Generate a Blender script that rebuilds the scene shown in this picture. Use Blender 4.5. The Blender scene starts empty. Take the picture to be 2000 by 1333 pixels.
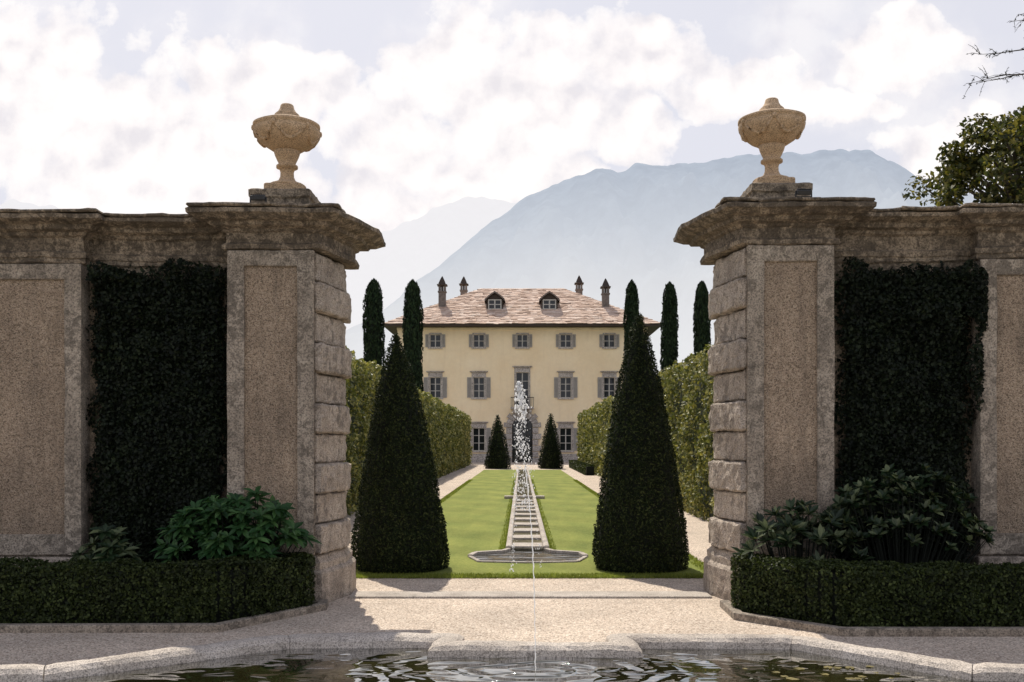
import bpy, bmesh, math, random
import numpy as np
from mathutils import Vector, noise
random.seed(7); RNG = np.random.default_rng(7)
S = bpy.context.scene; C = S.collection
S.view_settings.view_transform = 'Standard'; S.view_settings.look = 'None'; S.view_settings.exposure = 0
R = math.radians

# ------------------------------------------------------------------ materials
class NT:
    def __init__(s, nt): s.nt = nt
    def n(s, t, **kw):
        x = s.nt.nodes.new(t)
        for k, v in kw.items(): setattr(x, k, v)
        return x
    def l(s, a, b): s.nt.links.new(a, b)
    def val(s, sock, v):
        if isinstance(v, bpy.types.NodeSocket): s.l(v, sock)
        else: sock.default_value = v
    def math(s, op, a, b=0.0, clamp=False):
        x = s.n('ShaderNodeMath', operation=op); x.use_clamp = clamp
        s.val(x.inputs[0], a); s.val(x.inputs[1], b); return x.outputs[0]
    def vmath(s, op, a, b=(0, 0, 0)):
        x = s.n('ShaderNodeVectorMath', operation=op); s.val(x.inputs[0], a); s.val(x.inputs[1], b)
        return x.outputs['Value'] if op == 'LENGTH' else x.outputs['Vector']
    def mapping(s, vec, sc):
        x = s.n('ShaderNodeMapping'); s.l(vec, x.inputs[0]); x.inputs['Scale'].default_value = sc; return x.outputs[0]
    def noise(s, vec, scale, detail=6, rough=.6, dist=0.0):
        x = s.n('ShaderNodeTexNoise'); s.l(vec, x.inputs['Vector'])
        x.inputs['Scale'].default_value = scale; x.inputs['Detail'].default_value = detail
        x.inputs['Roughness'].default_value = rough; x.inputs['Distortion'].default_value = dist
        return x.outputs['Fac']
    def vor(s, vec, scale, out='Distance', feature='F1', detail=0):
        x = s.n('ShaderNodeTexVoronoi', feature=feature); s.l(vec, x.inputs['Vector']); x.inputs['Scale'].default_value = scale
        return x.outputs[out]
    def ramp(s, fac, stops, interp='LINEAR'):
        x = s.n('ShaderNodeValToRGB'); cr = x.color_ramp; cr.interpolation = interp
        while len(cr.elements) < len(stops): cr.elements.new(.5)
        for e, (p, c) in zip(cr.elements, stops):
            e.position = p; e.color = (c[0], c[1], c[2], 1) if not isinstance(c, (int, float)) else (c, c, c, 1)
        s.l(fac, x.inputs[0]); return x.outputs[0]
    def mix(s, f, a, b, mode='MIX'):
        x = s.n('ShaderNodeMix', data_type='RGBA', blend_type=mode)
        s.val(x.inputs[0], f)
        for i, v in ((6, a), (7, b)):
            s.val(x.inputs[i], v if not isinstance(v, tuple) else (v[0], v[1], v[2], 1))
        return x.outputs[2]
    def bump(s, h, strength, dist=.02, nrm=None):
        x = s.n('ShaderNodeBump'); s.l(h, x.inputs['Height']); x.inputs['Strength'].default_value = strength
        x.inputs['Distance'].default_value = dist
        if nrm is not None: s.l(nrm, x.inputs['Normal'])
        return x.outputs['Normal']

def newmat(name):
    m = bpy.data.materials.new(name); m.use_nodes = True
    t = NT(m.node_tree); b = m.node_tree.nodes['Principled BSDF']
    g = t.n('ShaderNodeNewGeometry')
    return m, t, b, g

def simple(name, col, rough=.8, scale=8, var=.35, bump=.2, metal=0):
    m, t, b, g = newmat(name)
    n = t.noise(g.outputs['Position'], scale, 6, .65)
    d = tuple(c * (1 - var) for c in col); l = tuple(min(1, c * (1 + var)) for c in col)
    c = t.ramp(n, [(.3, d), (.7, l)])
    t.l(c, b.inputs['Base Color']); b.inputs['Roughness'].default_value = rough; b.inputs['Metallic'].default_value = metal
    if bump: t.l(t.bump(n, bump, .02), b.inputs['Normal'])
    return m

def stone(name, base, dark, light, lich=.5, grain=60, bs=.5, lf=.62, streak=.35):
    m, t, b, g = newmat(name); P = g.outputs['Position']
    n1 = t.noise(P, 2.2, 6, .7); n2 = t.noise(P, grain, 2, .7); n3 = t.noise(P, 9, 6, .75, .4); n4 = t.noise(P, 1.1, 3, .6)
    c = t.ramp(n1, [(.3, dark), (.5, base), (.72, light)])
    spk = t.ramp(n2, [(.36, .42), (.52, 1.0), (.7, 1.28)])
    c = t.mix(1.0, c, spk, 'MULTIPLY')
    n3b = t.math('ADD', n3, t.math('MULTIPLY', t.math('SUBTRACT', n4, .5), .45))
    lm = t.ramp(n3b, [(lich, 0.0), (lich + .1, 1.0)])
    c = t.mix(t.math('MULTIPLY', lm, lf), c, (dark[0] * .40, dark[1] * .40, dark[2] * .40))
    if streak:     # rain streaks running down the stone
        ns = t.noise(t.mapping(P, (5.5, 5.5, .55)), 1.6, 5, .65)
        c = t.mix(t.math('MULTIPLY', t.ramp(ns, [(.50, 0.0), (.68, 1.0)]), streak), c, (dark[0] * .35, dark[1] * .36, dark[2] * .38))
    rnd = t.math('ADD', t.math('MULTIPLY', g.outputs['Random Per Island'], .26), .87)
    cc = t.n('ShaderNodeCombineColor')
    for i in range(3): t.l(rnd, cc.inputs[i])
    c = t.mix(1.0, c, cc.outputs[0], 'MULTIPLY')
    t.l(c, b.inputs['Base Color']); b.inputs['Roughness'].default_value = .92
    h = t.math('ADD', t.math('MULTIPLY', n3, 1.0), t.math('MULTIPLY', n2, .35))
    t.l(t.bump(h, bs, .03), b.inputs['Normal'])
    return m

def leafmat(name, dark, mid, light, trans=.25, rough=.5, patch=0.0, spec=.3):
    m, t, b, g = newmat(name)
    c = t.ramp(g.outputs['Random Per Island'], [(0, dark), (.55, mid), (1, light)])
    n = t.noise(g.outputs['Position'], 2.5, 4, .65)
    k = t.ramp(n, [(.3, .6), (.7, 1.3)])
    c = t.mix(1.0, c, k, 'MULTIPLY')
    t.l(c, b.inputs['Base Color']); b.inputs['Roughness'].default_value = rough
    b.inputs['Specular IOR Level'].default_value = spec
    if trans:
        tr = t.n('ShaderNodeBsdfTranslucent')
        t.l(t.mix(1.0, c, (1.5, 1.5, .7), 'MULTIPLY'), tr.inputs['Color'])
        mx = t.n('ShaderNodeMixShader'); mx.inputs[0].default_value = trans
        t.l(b.outputs[0], mx.inputs[1]); t.l(tr.outputs[0], mx.inputs[2])
        t.l(mx.outputs[0], m.node_tree.nodes['Material Output'].inputs['Surface'])
    return m

M = {}
M['stone'] = stone('granite_frame', (.365, .307, .245), (.225, .186, .146), (.48, .412, .335), .49, 60, .6, .68)
M['cornice'] = stone('granite_cornice', (.31, .246, .178), (.145, .112, .08), (.45, .362, .268), .45, 50, .9, .75, .55)
M['quoin'] = stone('granite_quoin', (.475, .398, .325), (.285, .236, .192), (.61, .522, .435), .51, 70, 1.0, .66)
M['coping'] = stone('granite_coping', (.51, .45, .39), (.34, .295, .255), (.65, .585, .52), .58, 90, .6, .62, 0)
M['urn'] = stone('sandstone_urn', (.53, .37, .23), (.43, .295, .175), (.63, .46, .305), .61, 90, .3, .45, .2)
M['greystone'] = stone('villa_greystone', (.44, .395, .36), (.34, .305, .28), (.52, .475, .435), .68, 12, .2, .5, 0)
m, t, b, g = newmat('roughcast'); P = g.outputs['Position']
v = t.vor(P, 105, 'Color'); sp = t.n('ShaderNodeSeparateColor'); t.l(v, sp.inputs[0])
c = t.ramp(sp.outputs[0], [(0, (.14, .104, .074)), (.28, (.335, .252, .176)), (.6, (.46, .348, .25)), (1, (.60, .475, .36))])
n = t.noise(P, 1.6, 5, .65); k = t.ramp(n, [(.3, .68), (.7, 1.1)])
c = t.mix(1.0, c, k, 'MULTIPLY')
ns = t.noise(t.mapping(P, (4, 4, .5)), 1.6, 5, .65)
c = t.mix(t.math('MULTIPLY', t.ramp(ns, [(.48, 0.0), (.70, 1.0)]), .42), c, (.10, .08, .062))
t.l(c, b.inputs['Base Color']); b.inputs['Roughness'].default_value = .95
t.l(t.bump(t.vor(P, 105), 1.0, .012), b.inputs['Normal']); M['roughcast'] = m
m, t, b, g = newmat('gravel'); P = g.outputs['Position']
v = t.vor(P, 78, 'Color'); sp = t.n('ShaderNodeSeparateColor'); t.l(v, sp.inputs[0])
c = t.ramp(sp.outputs[0], [(0, (.23, .18, .14)), (.3, (.51, .41, .32)), (.7, (.64, .525, .425)), (1, (.85, .755, .64))])
n = t.noise(P, .9, 7, .7); k = t.ramp(n, [(.3, .76), (.7, 1.12)])
c = t.mix(1.0, c, k, 'MULTIPLY'); t.l(c, b.inputs['Base Color']); b.inputs['Roughness'].default_value = .95
hh = t.math('ADD', t.math('MULTIPLY', t.vor(P, 78), -.8), t.math('MULTIPLY', t.noise(P, 7, 6, .7), 1.1))
t.l(t.bump(hh, .8, .014), b.inputs['Normal']); M['gravel'] = m
M['soil'] = simple('soil', (.04, .03, .024), .95, 20, .5, .8)
M['land'] = simple('meadow_land', (.07, .10, .045), .95, .05, .4, 0)
m, t, b, g = newmat('lawn'); P = g.outputs['Position']
n = t.noise(t.mapping(P, (1, .5, 1)), 34, 7, .75); n2 = t.noise(t.mapping(P, (1.6, .45, 1)), .9, 6, .65)
c = t.ramp(n, [(.3, (.142, .175, .040)), (.7, (.275, .30, .086))])
k = t.ramp(n2, [(.3, (.72, .78, .72)), (.7, (1.24, 1.16, 1.1))]); c = t.mix(1.0, c, k, 'MULTIPLY')
w = t.n('ShaderNodeTexWave', bands_direction='DIAGONAL'); t.l(P, w.inputs[0]); w.inputs['Scale'].default_value = .22
w.inputs['Distortion'].default_value = 2.0; w.inputs['Detail'].default_value = 3
c = t.mix(1.0, c, t.ramp(w.outputs['Fac'], [(.3, .93), (.7, 1.07)]), 'MULTIPLY')
t.l(c, b.inputs['Base Color']); b.inputs['Roughness'].default_value = .9; b.inputs['Specular IOR Level'].default_value = .1
t.l(t.bump(n, .7, .03), b.inputs['Normal']); M['lawn'] = m
M['grass'] = leafmat('grass_blades', (.11, .15, .03), (.18, .22, .05), (.28, .31, .085), .35, .7, spec=.1)
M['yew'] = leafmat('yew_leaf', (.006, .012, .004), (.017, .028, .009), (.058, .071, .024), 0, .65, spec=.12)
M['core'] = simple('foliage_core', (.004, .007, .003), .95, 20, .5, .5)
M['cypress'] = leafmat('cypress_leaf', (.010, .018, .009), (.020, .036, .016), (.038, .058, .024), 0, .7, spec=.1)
M['hornbeam'] = leafmat('hedge_leaf', (.075, .095, .026), (.18, .19, .055), (.46, .41, .155), .18, .5, spec=.3)
M['hedgecore'] = simple('hedge_core', (.02, .03, .01), .95, 8, .5, .5)
M['box'] = leafmat('box_leaf', (.010, .016, .004), (.027, .040, .010), (.075, .096, .029), .2, .55, spec=.2)
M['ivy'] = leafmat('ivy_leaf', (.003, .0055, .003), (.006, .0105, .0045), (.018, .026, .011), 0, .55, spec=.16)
M['rhodo'] = leafmat('rhododendron_leaf', (.013, .043, .013), (.033, .088, .027), (.075, .15, .048), .2, .42, spec=.25)
M['rhodo_dark'] = leafmat('dark_shrub_leaf', (.009, .021, .008), (.022, .044, .016), (.15, .175, .085), .12, .42, spec=.3)
M['treeleaf'] = leafmat('tree_leaf', (.022, .032, .010), (.066, .074, .020), (.21, .18, .055), .32, .5, spec=.3)
M['bark'] = simple('bark', (.07, .055, .042), .95, 14, .5, .8)
m, t, b, g = newmat('ochre_plaster'); P = g.outputs['Position']
n = t.noise(P, .35, 6, .62); n2 = t.noise(P, 3, 5, .7)
c = t.ramp(n, [(.3, (.91, .725, .47)), (.7, (.98, .825, .58))])
c = t.mix(1.0, c, t.ramp(n2, [(.3, .94), (.7, 1.02)]), 'MULTIPLY')
ns = t.noise(t.mapping(P, (1.2, 1.2, .12)), 1.6, 5, .65)
c = t.mix(t.math('MULTIPLY', t.ramp(ns, [(.52, 0.0), (.75, 1.0)]), .3), c, (.70, .53, .34))
t.l(c, b.inputs['Base Color']); b.inputs['Roughness'].default_value = .95
t.l(t.bump(n2, .15, .03), b.inputs['Normal']); M['plaster'] = m
m, t, b, g = newmat('stone_slab_roof')
c = t.ramp(g.outputs['Random Per Island'], [(0, (.46, .335, .265)), (.3, (.59, .445, .36)), (.75, (.67, .525, .435)), (1, (.75, .62, .53))])
n = t.noise(g.outputs['Position'], 1.2, 6, .7); c = t.mix(1.0, c, t.ramp(n, [(.3, .8), (.7, 1.12)]), 'MULTIPLY')
t.l(c, b.inputs['Base Color']); b.inputs['Roughness'].default_value = 1.0; b.inputs['Specular IOR Level'].default_value = .1
t.l(t.bump(n, .3, .05), b.inputs['Normal']); M['slab'] = m
M['wood'] = simple('dark_timber', (.05, .035, .027), .8, 12, .4, .2)
M['shutter'] = simple('grey_shutter', (.38, .35, .315), .7, 6, .15, .1)
M['sash'] = simple('pale_sash', (.48, .46, .42), .6, 6, .1, 0)
M['chimney'] = simple('chimney_stone', (.17, .14, .125), .9, 5, .4, .4)
m, t, b, g = newmat('window_glass'); b.inputs['Base Color'].default_value = (.012, .015, .018, 1); b.inputs['Roughness'].default_value = .08
t.l(t.bump(t.noise(g.outputs['Position'], 1.5, 2), .12, .05), b.inputs['Normal']); M['glass'] = m
M['black'] = simple('black_metal', (.02, .02, .021), .5, 30, .2, 0)
M['iron'] = simple('wrought_iron', (.03, .03, .03), .6, 20, .2, 0, .5)
def watermat(name, col, jet=None, strength=.5, dist=.03, gmul=.95):
    m, t, b, g = newmat(name); P = g.outputs['Position']
    b.inputs['Roughness'].default_value = .6; b.inputs['Specular IOR Level'].default_value = 0
    nb = t.noise(P, 1.4, 5, .6); t.l(t.ramp(nb, [(.4, tuple(c * .5 for c in col)), (.62, tuple(c * 1.3 for c in col)), (.8, tuple(c * 3 for c in col))]), b.inputs['Base Color'])
    n = t.noise(t.mapping(P, (1, 2.2, 1)), 2.0, 2, .45, .6)
    h = n
    if jet:
        v = t.vmath('SUBTRACT', P, jet); v = t.vmath('MULTIPLY', v, (1, 1.25, 0)); d = t.vmath('LENGTH', v)
        d2 = t.math('ADD', d, t.math('MULTIPLY', n, .45))
        s = t.math('SINE', t.math('MULTIPLY', d2, 21.0))
        fall = t.math('DIVIDE', .55, t.math('ADD', t.math('MULTIPLY', d, d), .5))
        h = t.math('ADD', t.math('MULTIPLY', n, 1.3), t.math('MULTIPLY', s, fall))
    nm = t.bump(h, strength, dist)
    gl = t.n('ShaderNodeBsdfGlossy'); gl.inputs['Roughness'].default_value = .02; gl.inputs['Color'].default_value = (.95, .96, .97, 1); t.l(nm, gl.inputs['Normal'])
    lw = t.n('ShaderNodeLayerWeight'); lw.inputs['Blend'].default_value = .5; t.l(nm, lw.inputs['Normal'])
    f = t.math('ADD', t.math('MULTIPLY', t.math('POWER', lw.outputs['Facing'], 2.3), gmul), .03, True)
    mx = t.n('ShaderNodeMixShader'); t.l(f, mx.inputs[0]); t.l(b.outputs[0], mx.inputs[1]); t.l(gl.outputs[0], mx.inputs[2])
    t.l(mx.outputs[0], m.node_tree.nodes['Material Output'].inputs['Surface'])
    return m
M['pool'] = watermat('pool_water', (.028, .025, .009), (0, 6.86, .1), 1.0, .0125)
M['rillwater'] = watermat('rill_water', (.13, .115, .068), None, .4, .02, .38)
M['basinwater'] = watermat('basin_water', (.05, .048, .038), None, .8, .03, .7)
m, t, b, g = newmat('spray'); b.inputs['Base Color'].default_value = (.95, .955, .96, 1); b.inputs['Roughness'].default_value = .12
b.inputs['Transmission Weight'].default_value = .3; b.inputs['IOR'].default_value = 1.33
tr = t.n('ShaderNodeBsdfTranslucent'); tr.inputs[0].default_value = (.98, .98, .98, 1)
mx = t.n('ShaderNodeMixShader'); mx.inputs[0].default_value = .5; t.l(b.outputs[0], mx.inputs[1]); t.l(tr.outputs[0], mx.inputs[2])
t.l(mx.outputs[0], m.node_tree.nodes['Material Output'].inputs['Surface']); M['spray'] = m
M['pad'] = leafmat('floating_leaf', (.12, .10, .03), (.24, .20, .08), (.42, .36, .20), .1, .5)
# mountains (distance haze painted in as emission, paler towards the foot)
def painted_haze_mat(name, ground, stops, zlo, zhi, flo, fhi, nsc=.012):
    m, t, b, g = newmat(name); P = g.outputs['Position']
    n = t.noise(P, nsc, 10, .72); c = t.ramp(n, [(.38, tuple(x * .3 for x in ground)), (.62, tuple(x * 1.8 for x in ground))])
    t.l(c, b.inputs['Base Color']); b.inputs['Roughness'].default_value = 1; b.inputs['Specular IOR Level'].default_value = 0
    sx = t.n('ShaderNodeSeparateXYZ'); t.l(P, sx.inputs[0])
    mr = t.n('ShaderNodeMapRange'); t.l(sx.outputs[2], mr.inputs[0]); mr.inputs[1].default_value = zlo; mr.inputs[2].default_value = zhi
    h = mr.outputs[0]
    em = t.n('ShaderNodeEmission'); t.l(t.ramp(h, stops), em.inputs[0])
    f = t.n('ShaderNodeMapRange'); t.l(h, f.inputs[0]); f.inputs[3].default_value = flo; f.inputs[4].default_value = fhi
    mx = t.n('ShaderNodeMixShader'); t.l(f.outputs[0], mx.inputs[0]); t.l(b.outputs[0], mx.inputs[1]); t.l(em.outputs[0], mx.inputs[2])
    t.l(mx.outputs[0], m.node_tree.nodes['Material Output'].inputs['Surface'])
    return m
M['mtn'] = painted_haze_mat('hazy_mountain', (.16, .185, .20), [(0, (.86, .86, .875)), (.32, (.79, .80, .83)), (.62, (.65, .69, .76)), (1, (.50, .56, .665))], 120, 900, .965, .83, .016)
M['mtn2'] = painted_haze_mat('far_hazy_mountain', (.3, .31, .33), [(0, (.91, .90, .915)), (1, (.90, .885, .91))], 250, 1500, .98, .97)

# ------------------------------------------------------------------ mesh helpers
def worg(p):
    v = Vector((0, 0, 0))
    while p is not None: v += p.location; p = p.parent
    return v
def link(name, me, mats, parent=None, bevel=0, seg=2, smooth=False):
    o = bpy.data.objects.new(name, me); C.objects.link(o)
    for mm in (mats if isinstance(mats, (list, tuple)) else [mats]): me.materials.append(mm)
    if parent is not None: o.parent = parent
    if bevel:
        b = o.modifiers.new('bevel', 'BEVEL'); b.width = bevel; b.segments = seg; b.limit_method = 'ANGLE'; b.angle_limit = R(35)
    if smooth: me.shade_smooth()
    return o
class MB:
    def __init__(s): s.v = []; s.f = []
    def add(s, vs, fs):
        k = len(s.v); s.v += [tuple(x) for x in vs]; s.f += [tuple(i + k for i in f) for f in fs]
    def box(s, x0, x1, y0, y1, z0, z1):
        s.add([(x0, y0, z0), (x1, y0, z0), (x1, y1, z0), (x0, y1, z0), (x0, y0, z1), (x1, y0, z1), (x1, y1, z1), (x0, y1, z1)],
              [(0, 3, 2, 1), (4, 5, 6, 7), (0, 1, 5, 4), (1, 2, 6, 5), (2, 3, 7, 6), (3, 0, 4, 7)]); return s
    def prism(s, poly, z0, z1):
        n = len(poly)
        s.add([(x, y, z0) for x, y in poly] + [(x, y, z1) for x, y in poly],
              [tuple(range(n))[::-1], tuple(range(n, 2 * n))] + [(i, (i + 1) % n, n + (i + 1) % n, n + i) for i in range(n)]); return s
    def mould(s, poly, prof, step=.0, jit=.0, caps=True, fr=(2.5, 9, 4)):
        n = len(poly); out = []
        for off, z in prof:
            corners = []
            for i in range(n):
                p0 = Vector(poly[i - 1]); p = Vector(poly[i]); p1 = Vector(poly[(i + 1) % n])
                d0 = (p - p0).normalized(); d1 = (p1 - p).normalized()
                n0 = Vector((d0.y, -d0.x)); n1 = Vector((d1.y, -d1.x)); mt = (n0 + n1) / max(.25, 1 + n0.dot(n1))
                corners.append(p + mt * off)
            for i in range(n):
                a = corners[i]; b_ = corners[(i + 1) % n]
                L = (Vector(poly[(i + 1) % n]) - Vector(poly[i])).length; k = int(L / step) if step else 0
                for j in range(k + 1):
                    q = a.lerp(b_, j / (k + 1)); d = Vector((0, 0, 0))
                    if jit: d = noise.noise_vector(Vector((q.x * fr[0], q.y * fr[0], z * fr[2]))) * jit + noise.noise_vector(Vector((q.x * fr[1], q.y * fr[1], z * fr[1]))) * jit * .7
                    out.append((q.x + d.x, q.y + d.y, z + d.z))
        m_ = len(out) // len(prof); fs = []
        for r in range(len(prof) - 1):
            for i in range(m_):
                j = (i + 1) % m_; fs.append((r * m_ + i, r * m_ + j, (r + 1) * m_ + j, (r + 1) * m_ + i))
        if caps:
            fs.append(tuple(range(m_))[::-1]); fs.append(tuple(range((len(prof) - 1) * m_, len(prof) * m_)))
        s.add(out, fs); return s
    def lathe(s, prof, cx, cy, n=32, wob=0):
        vs = []; k = len(prof)
        for r, z in prof:
            for i in range(n):
                a = 2 * math.pi * i / n; rr = r * (1 + wob * noise.noise(Vector((math.cos(a) * 2, math.sin(a) * 2, z * 4))))
                vs.append((cx + rr * math.cos(a), cy + rr * math.sin(a), z))
        fs = [(j * n + i, j * n + (i + 1) % n, (j + 1) * n + (i + 1) % n, (j + 1) * n + i) for j in range(k - 1) for i in range(n)]
        fs += [tuple(range(n))[::-1], tuple(range((k - 1) * n, k * n))]
        s.add(vs, fs); return s
    def tube(s, pts, rad, n=8):
        pts = [Vector(p) for p in pts]; vs = []
        for i, p in enumerate(pts):
            d = (pts[min(i + 1, len(pts) - 1)] - pts[max(i - 1, 0)]).normalized()
            a = d.orthogonal().normalized() if abs(d.z) < .9 else Vector((1, 0, 0)).cross(d).normalized()
            b_ = d.cross(a); r = rad[i] if isinstance(rad, (list, tuple)) else rad
            vs += [p + (a * math.cos(2 * math.pi * k / n) + b_ * math.sin(2 * math.pi * k / n)) * r for k in range(n)]
        fs = [(i * n + k, i * n + (k + 1) % n, (i + 1) * n + (k + 1) % n, (i + 1) * n + k) for i in range(len(pts) - 1) for k in range(n)]
        fs += [tuple(range(n))[::-1], tuple(range((len(pts) - 1) * n, len(pts) * n))]
        s.add(vs, fs); return s
    def build(s, name, mat, parent=None, flip=False, zs=1.0, bevel=0, seg=2, smooth=False):
        og = worg(parent) if parent is not None else Vector((0, 0, 0))
        sx = -1 if flip else 1
        me = bpy.data.meshes.new(name)
        me.from_pydata([(x * sx - og.x, y - og.y, z * zs - og.z) for x, y, z in s.v], [], [f[::-1] if flip else f for f in s.f])
        me.update()
        return link(name, me, mat, parent, bevel, seg, smooth)
def np_mesh(name, parts, mats, parent=None, org=(0, 0, 0), smooth=False):
    V = []; F = []; MI = []; k = 0
    for v, f, mi in parts:
        v = np.asarray(v, float).reshape(-1, 3) - np.asarray(org)
        V.append(v); F += [tuple(int(i) + k for i in q) for q in f]; MI += [mi] * len(f); k += len(v)
    me = bpy.data.meshes.new(name); me.from_pydata(np.concatenate(V).tolist(), [], F)
    me.polygons.foreach_set('material_index', MI); me.update()
    return link(name, me, mats, parent, smooth=smooth)
def nrmz(a): return a / np.maximum(np.linalg.norm(a, axis=1, keepdims=True), 1e-9)
def leaves(P, N, L, W, spread=.7, up=None, upw=0.0, lift=0.0):
    P = np.asarray(P, float); n = len(P)
    nr = nrmz(N + spread * RNG.normal(size=(n, 3)))
    rv = RNG.normal(size=(n, 3))
    if up is not None: rv = rv * (1 - upw) + np.asarray(up) * upw * 1.5
    t_ = nrmz(rv - nr * np.sum(rv * nr, axis=1, keepdims=True)); b_ = np.cross(nr, t_)
    s_ = (.6 + .8 * RNG.random((n, 1))); L_ = L * s_; W_ = W * s_
    Q = P + N * lift
    V = np.stack([Q - t_ * L_ * .5, Q + b_ * W_ * .5 + nr * W_ * .12, Q + t_ * L_ * .5, Q - b_ * W_ * .5 + nr * W_ * .12], axis=1).reshape(-1, 3)
    F = np.arange(n * 4).reshape(-1, 4)
    return V, F
def tag(o, label, cat, group=None):
    o['label'] = label; o['category'] = cat
    if group: o['group'] = group
    return o
def thing(name, label, cat, loc, group=None):
    o = bpy.data.objects.new(name, None); o.empty_display_size = .2; C.objects.link(o); o.location = loc
    return tag(o, label, cat, group)
def struct(o): o['kind'] = 'structure'; return o
def sheet(name, poly, z, mat):
    bm = bmesh.new(); vs = [bm.verts.new((x, y, z)) for x, y in poly]; f = bm.faces.new(vs)
    bm.normal_update()
    if f.normal.z < 0: f.normal_flip()
    bmesh.ops.triangulate(bm, faces=bm.faces[:])
    me = bpy.data.meshes.new(name); bm.to_mesh(me); bm.free()
    return struct(link(name, me, mat))

# ------------------------------------------------------------------ camera, sun, world
cam = bpy.data.cameras.new('camera'); co = bpy.data.objects.new('camera', cam); C.objects.link(co)
co.location = (-.1, 0, 1.7); co.rotation_euler = (R(90), 0, 0); cam.sensor_width = 36; cam.lens = 34.2
cam.shift_x = -.009; cam.shift_y = .1002; cam.clip_start = .1; cam.clip_end = 20000; S.camera = co
EL, AZ = R(54), R(-16)
sd = Vector((math.sin(AZ) * math.cos(EL), math.cos(AZ) * math.cos(EL), math.sin(EL)))
sun = bpy.data.lights.new('sun', 'SUN'); sun.energy = 5.0; sun.angle = R(.5); sun.color = (1, .925, .80)
so = bpy.data.objects.new('sun', sun); C.objects.link(so); so.rotation_euler = (-sd).to_track_quat('-Z', 'Y').to_euler(); so.location = sd * 60

W = bpy.data.worlds.new('World'); S.world = W; W.use_nodes = True; t = NT(W.node_tree)
bg = W.node_tree.nodes['Background']; STR = .1; bg.inputs['Strength'].default_value = STR
sky = t.n('ShaderNodeTexSky', sky_type='NISHITA'); sky.sun_disc = False; sky.sun_elevation = EL; sky.sun_rotation = AZ; sky.dust_density = 3
tc = t.n('ShaderNodeTexCoord'); sx = t.n('ShaderNodeSeparateXYZ'); t.l(tc.outputs['Generated'], sx.inputs[0])
yy = t.math('MAXIMUM', sx.outputs[1], .05)
u = t.math('DIVIDE', sx.outputs[0], yy); v = t.math('DIVIDE', sx.outputs[2], yy)
cb = t.n('ShaderNodeCombineXYZ'); t.l(u, cb.inputs[0]); t.l(v, cb.inputs[1]); uv = cb.outputs[0]
wn = t.n('ShaderNodeTexNoise'); wn.noise_dimensions = '2D'; t.l(uv, wn.inputs['Vector']); wn.inputs['Scale'].default_value = 14; wn.inputs['Detail'].default_value = 5
wc = t.vmath('SUBTRACT', wn.outputs['Color'], (.5, .5, .5))
uvw = t.vmath('ADD', uv, t.vmath('MULTIPLY', wc, (.08, .08, 0)))
blobs = [(40, 150, 260, 165), (200, 260, 280, 155), (330, 340, 380, 125), (560, 165, 170, 88), (430, 130, 115, 75), (760, 310, 165, 130),
         (900, 130, 135, 135), (1050, 200, 245, 185), (1000, 350, 300, 115), (1250, 110, 185, 100), (1230, 270, 125, 80), (1450, 180, 175, 65),
         (1640, 205, 125, 45), (850, 430, 300, 95), (1780, 100, 160, 80), (1900, 300, 235, 75)]
F = None
for (px, py, a, b_) in blobs:
    d = t.vmath('SUBTRACT', uvw, ((px - 1018) / 1900, (867 - py) / 1900, 0))
    d = t.vmath('MULTIPLY', d, (1900 / a, 1900 / b_, 0)); L = t.math('SUBTRACT', 1.0, t.vmath('LENGTH', d))
    F = L if F is None else t.math('MAXIMUM', F, L)
F = t.math('MAXIMUM', F, -.3)
def n2d(vec, sc, det, ro):
    x = t.n('ShaderNodeTexNoise'); x.noise_dimensions = '2D'; t.l(vec, x.inputs['Vector']); x.inputs['Scale'].default_value = sc; x.inputs['Detail'].default_value = det; x.inputs['Roughness'].default_value = ro
    return x.outputs['Fac']
def puffs(vec):
    vb = t.n('ShaderNodeTexVoronoi', feature='SMOOTH_F1'); vb.voronoi_dimensions = '2D'; t.l(t.vmath('ADD', vec, t.vmath('MULTIPLY', wc, (.05, .05, 0))), vb.inputs['Vector']); vb.inputs['Scale'].default_value = 24; vb.inputs['Smoothness'].default_value = .3
    return t.math('MULTIPLY', t.math('SUBTRACT', .42, vb.outputs['Distance']), .45)
uo = t.vmath('ADD', uv, (.008, -.016, 0))
pf = puffs(uv); pf2 = puffs(uo)
n1 = n2d(uv, 9, 9, .62); n2 = n2d(uo, 9, 9, .62)
field = t.math('ADD', F, t.math('ADD', pf, t.math('MULTIPLY', t.math('SUBTRACT', n1, .5), 1.3)))
mask = t.ramp(field, [(0, 0.0), (.06, .42), (.18, .80), (.45, 1.0)])
n3 = n2d(uv, 4.5, 7, .55)     # thin wisps between the heaps
mask = t.math('MAXIMUM', mask, t.ramp(t.math('ADD', n3, t.math('MULTIPLY', F, .12)), [(.42, 0.0), (.68, .5)], 'EASE'))
rel = t.math('ADD', .64, t.math('ADD', t.math('MULTIPLY', t.math('SUBTRACT', n1, n2), 2.0), t.math('MULTIPLY', t.math('SUBTRACT', pf, pf2), 1.8)), True)
rel = t.math('ADD', rel, t.math('MULTIPLY', t.math('SUBTRACT', n3, .5), .7), True)
k = 1 / STR
cl = t.ramp(rel, [(.05, (.79, .765, .80)), (.5, (.935, .90, .905)), (.85, (1.0, .972, .957))])
cl = t.mix(1.0, cl, (k * 1.08, k * 1.07, k * 1.065), 'MULTIPLY')
base = t.mix(.87, sky.outputs[0], (.815 * k, .815 * k, .89 * k))
fin = t.mix(mask, base, cl)
# sky overhead, above the view, dimmed and blued to deepen shade on the ground
zen = t.ramp(sx.outputs[2], [(.46, (1, 1, 1)), (.85, (.46, .50, .60))], 'EASE')
t.l(t.mix(1.0, fin, zen, 'MULTIPLY'), bg.inputs['Color'])

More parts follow.
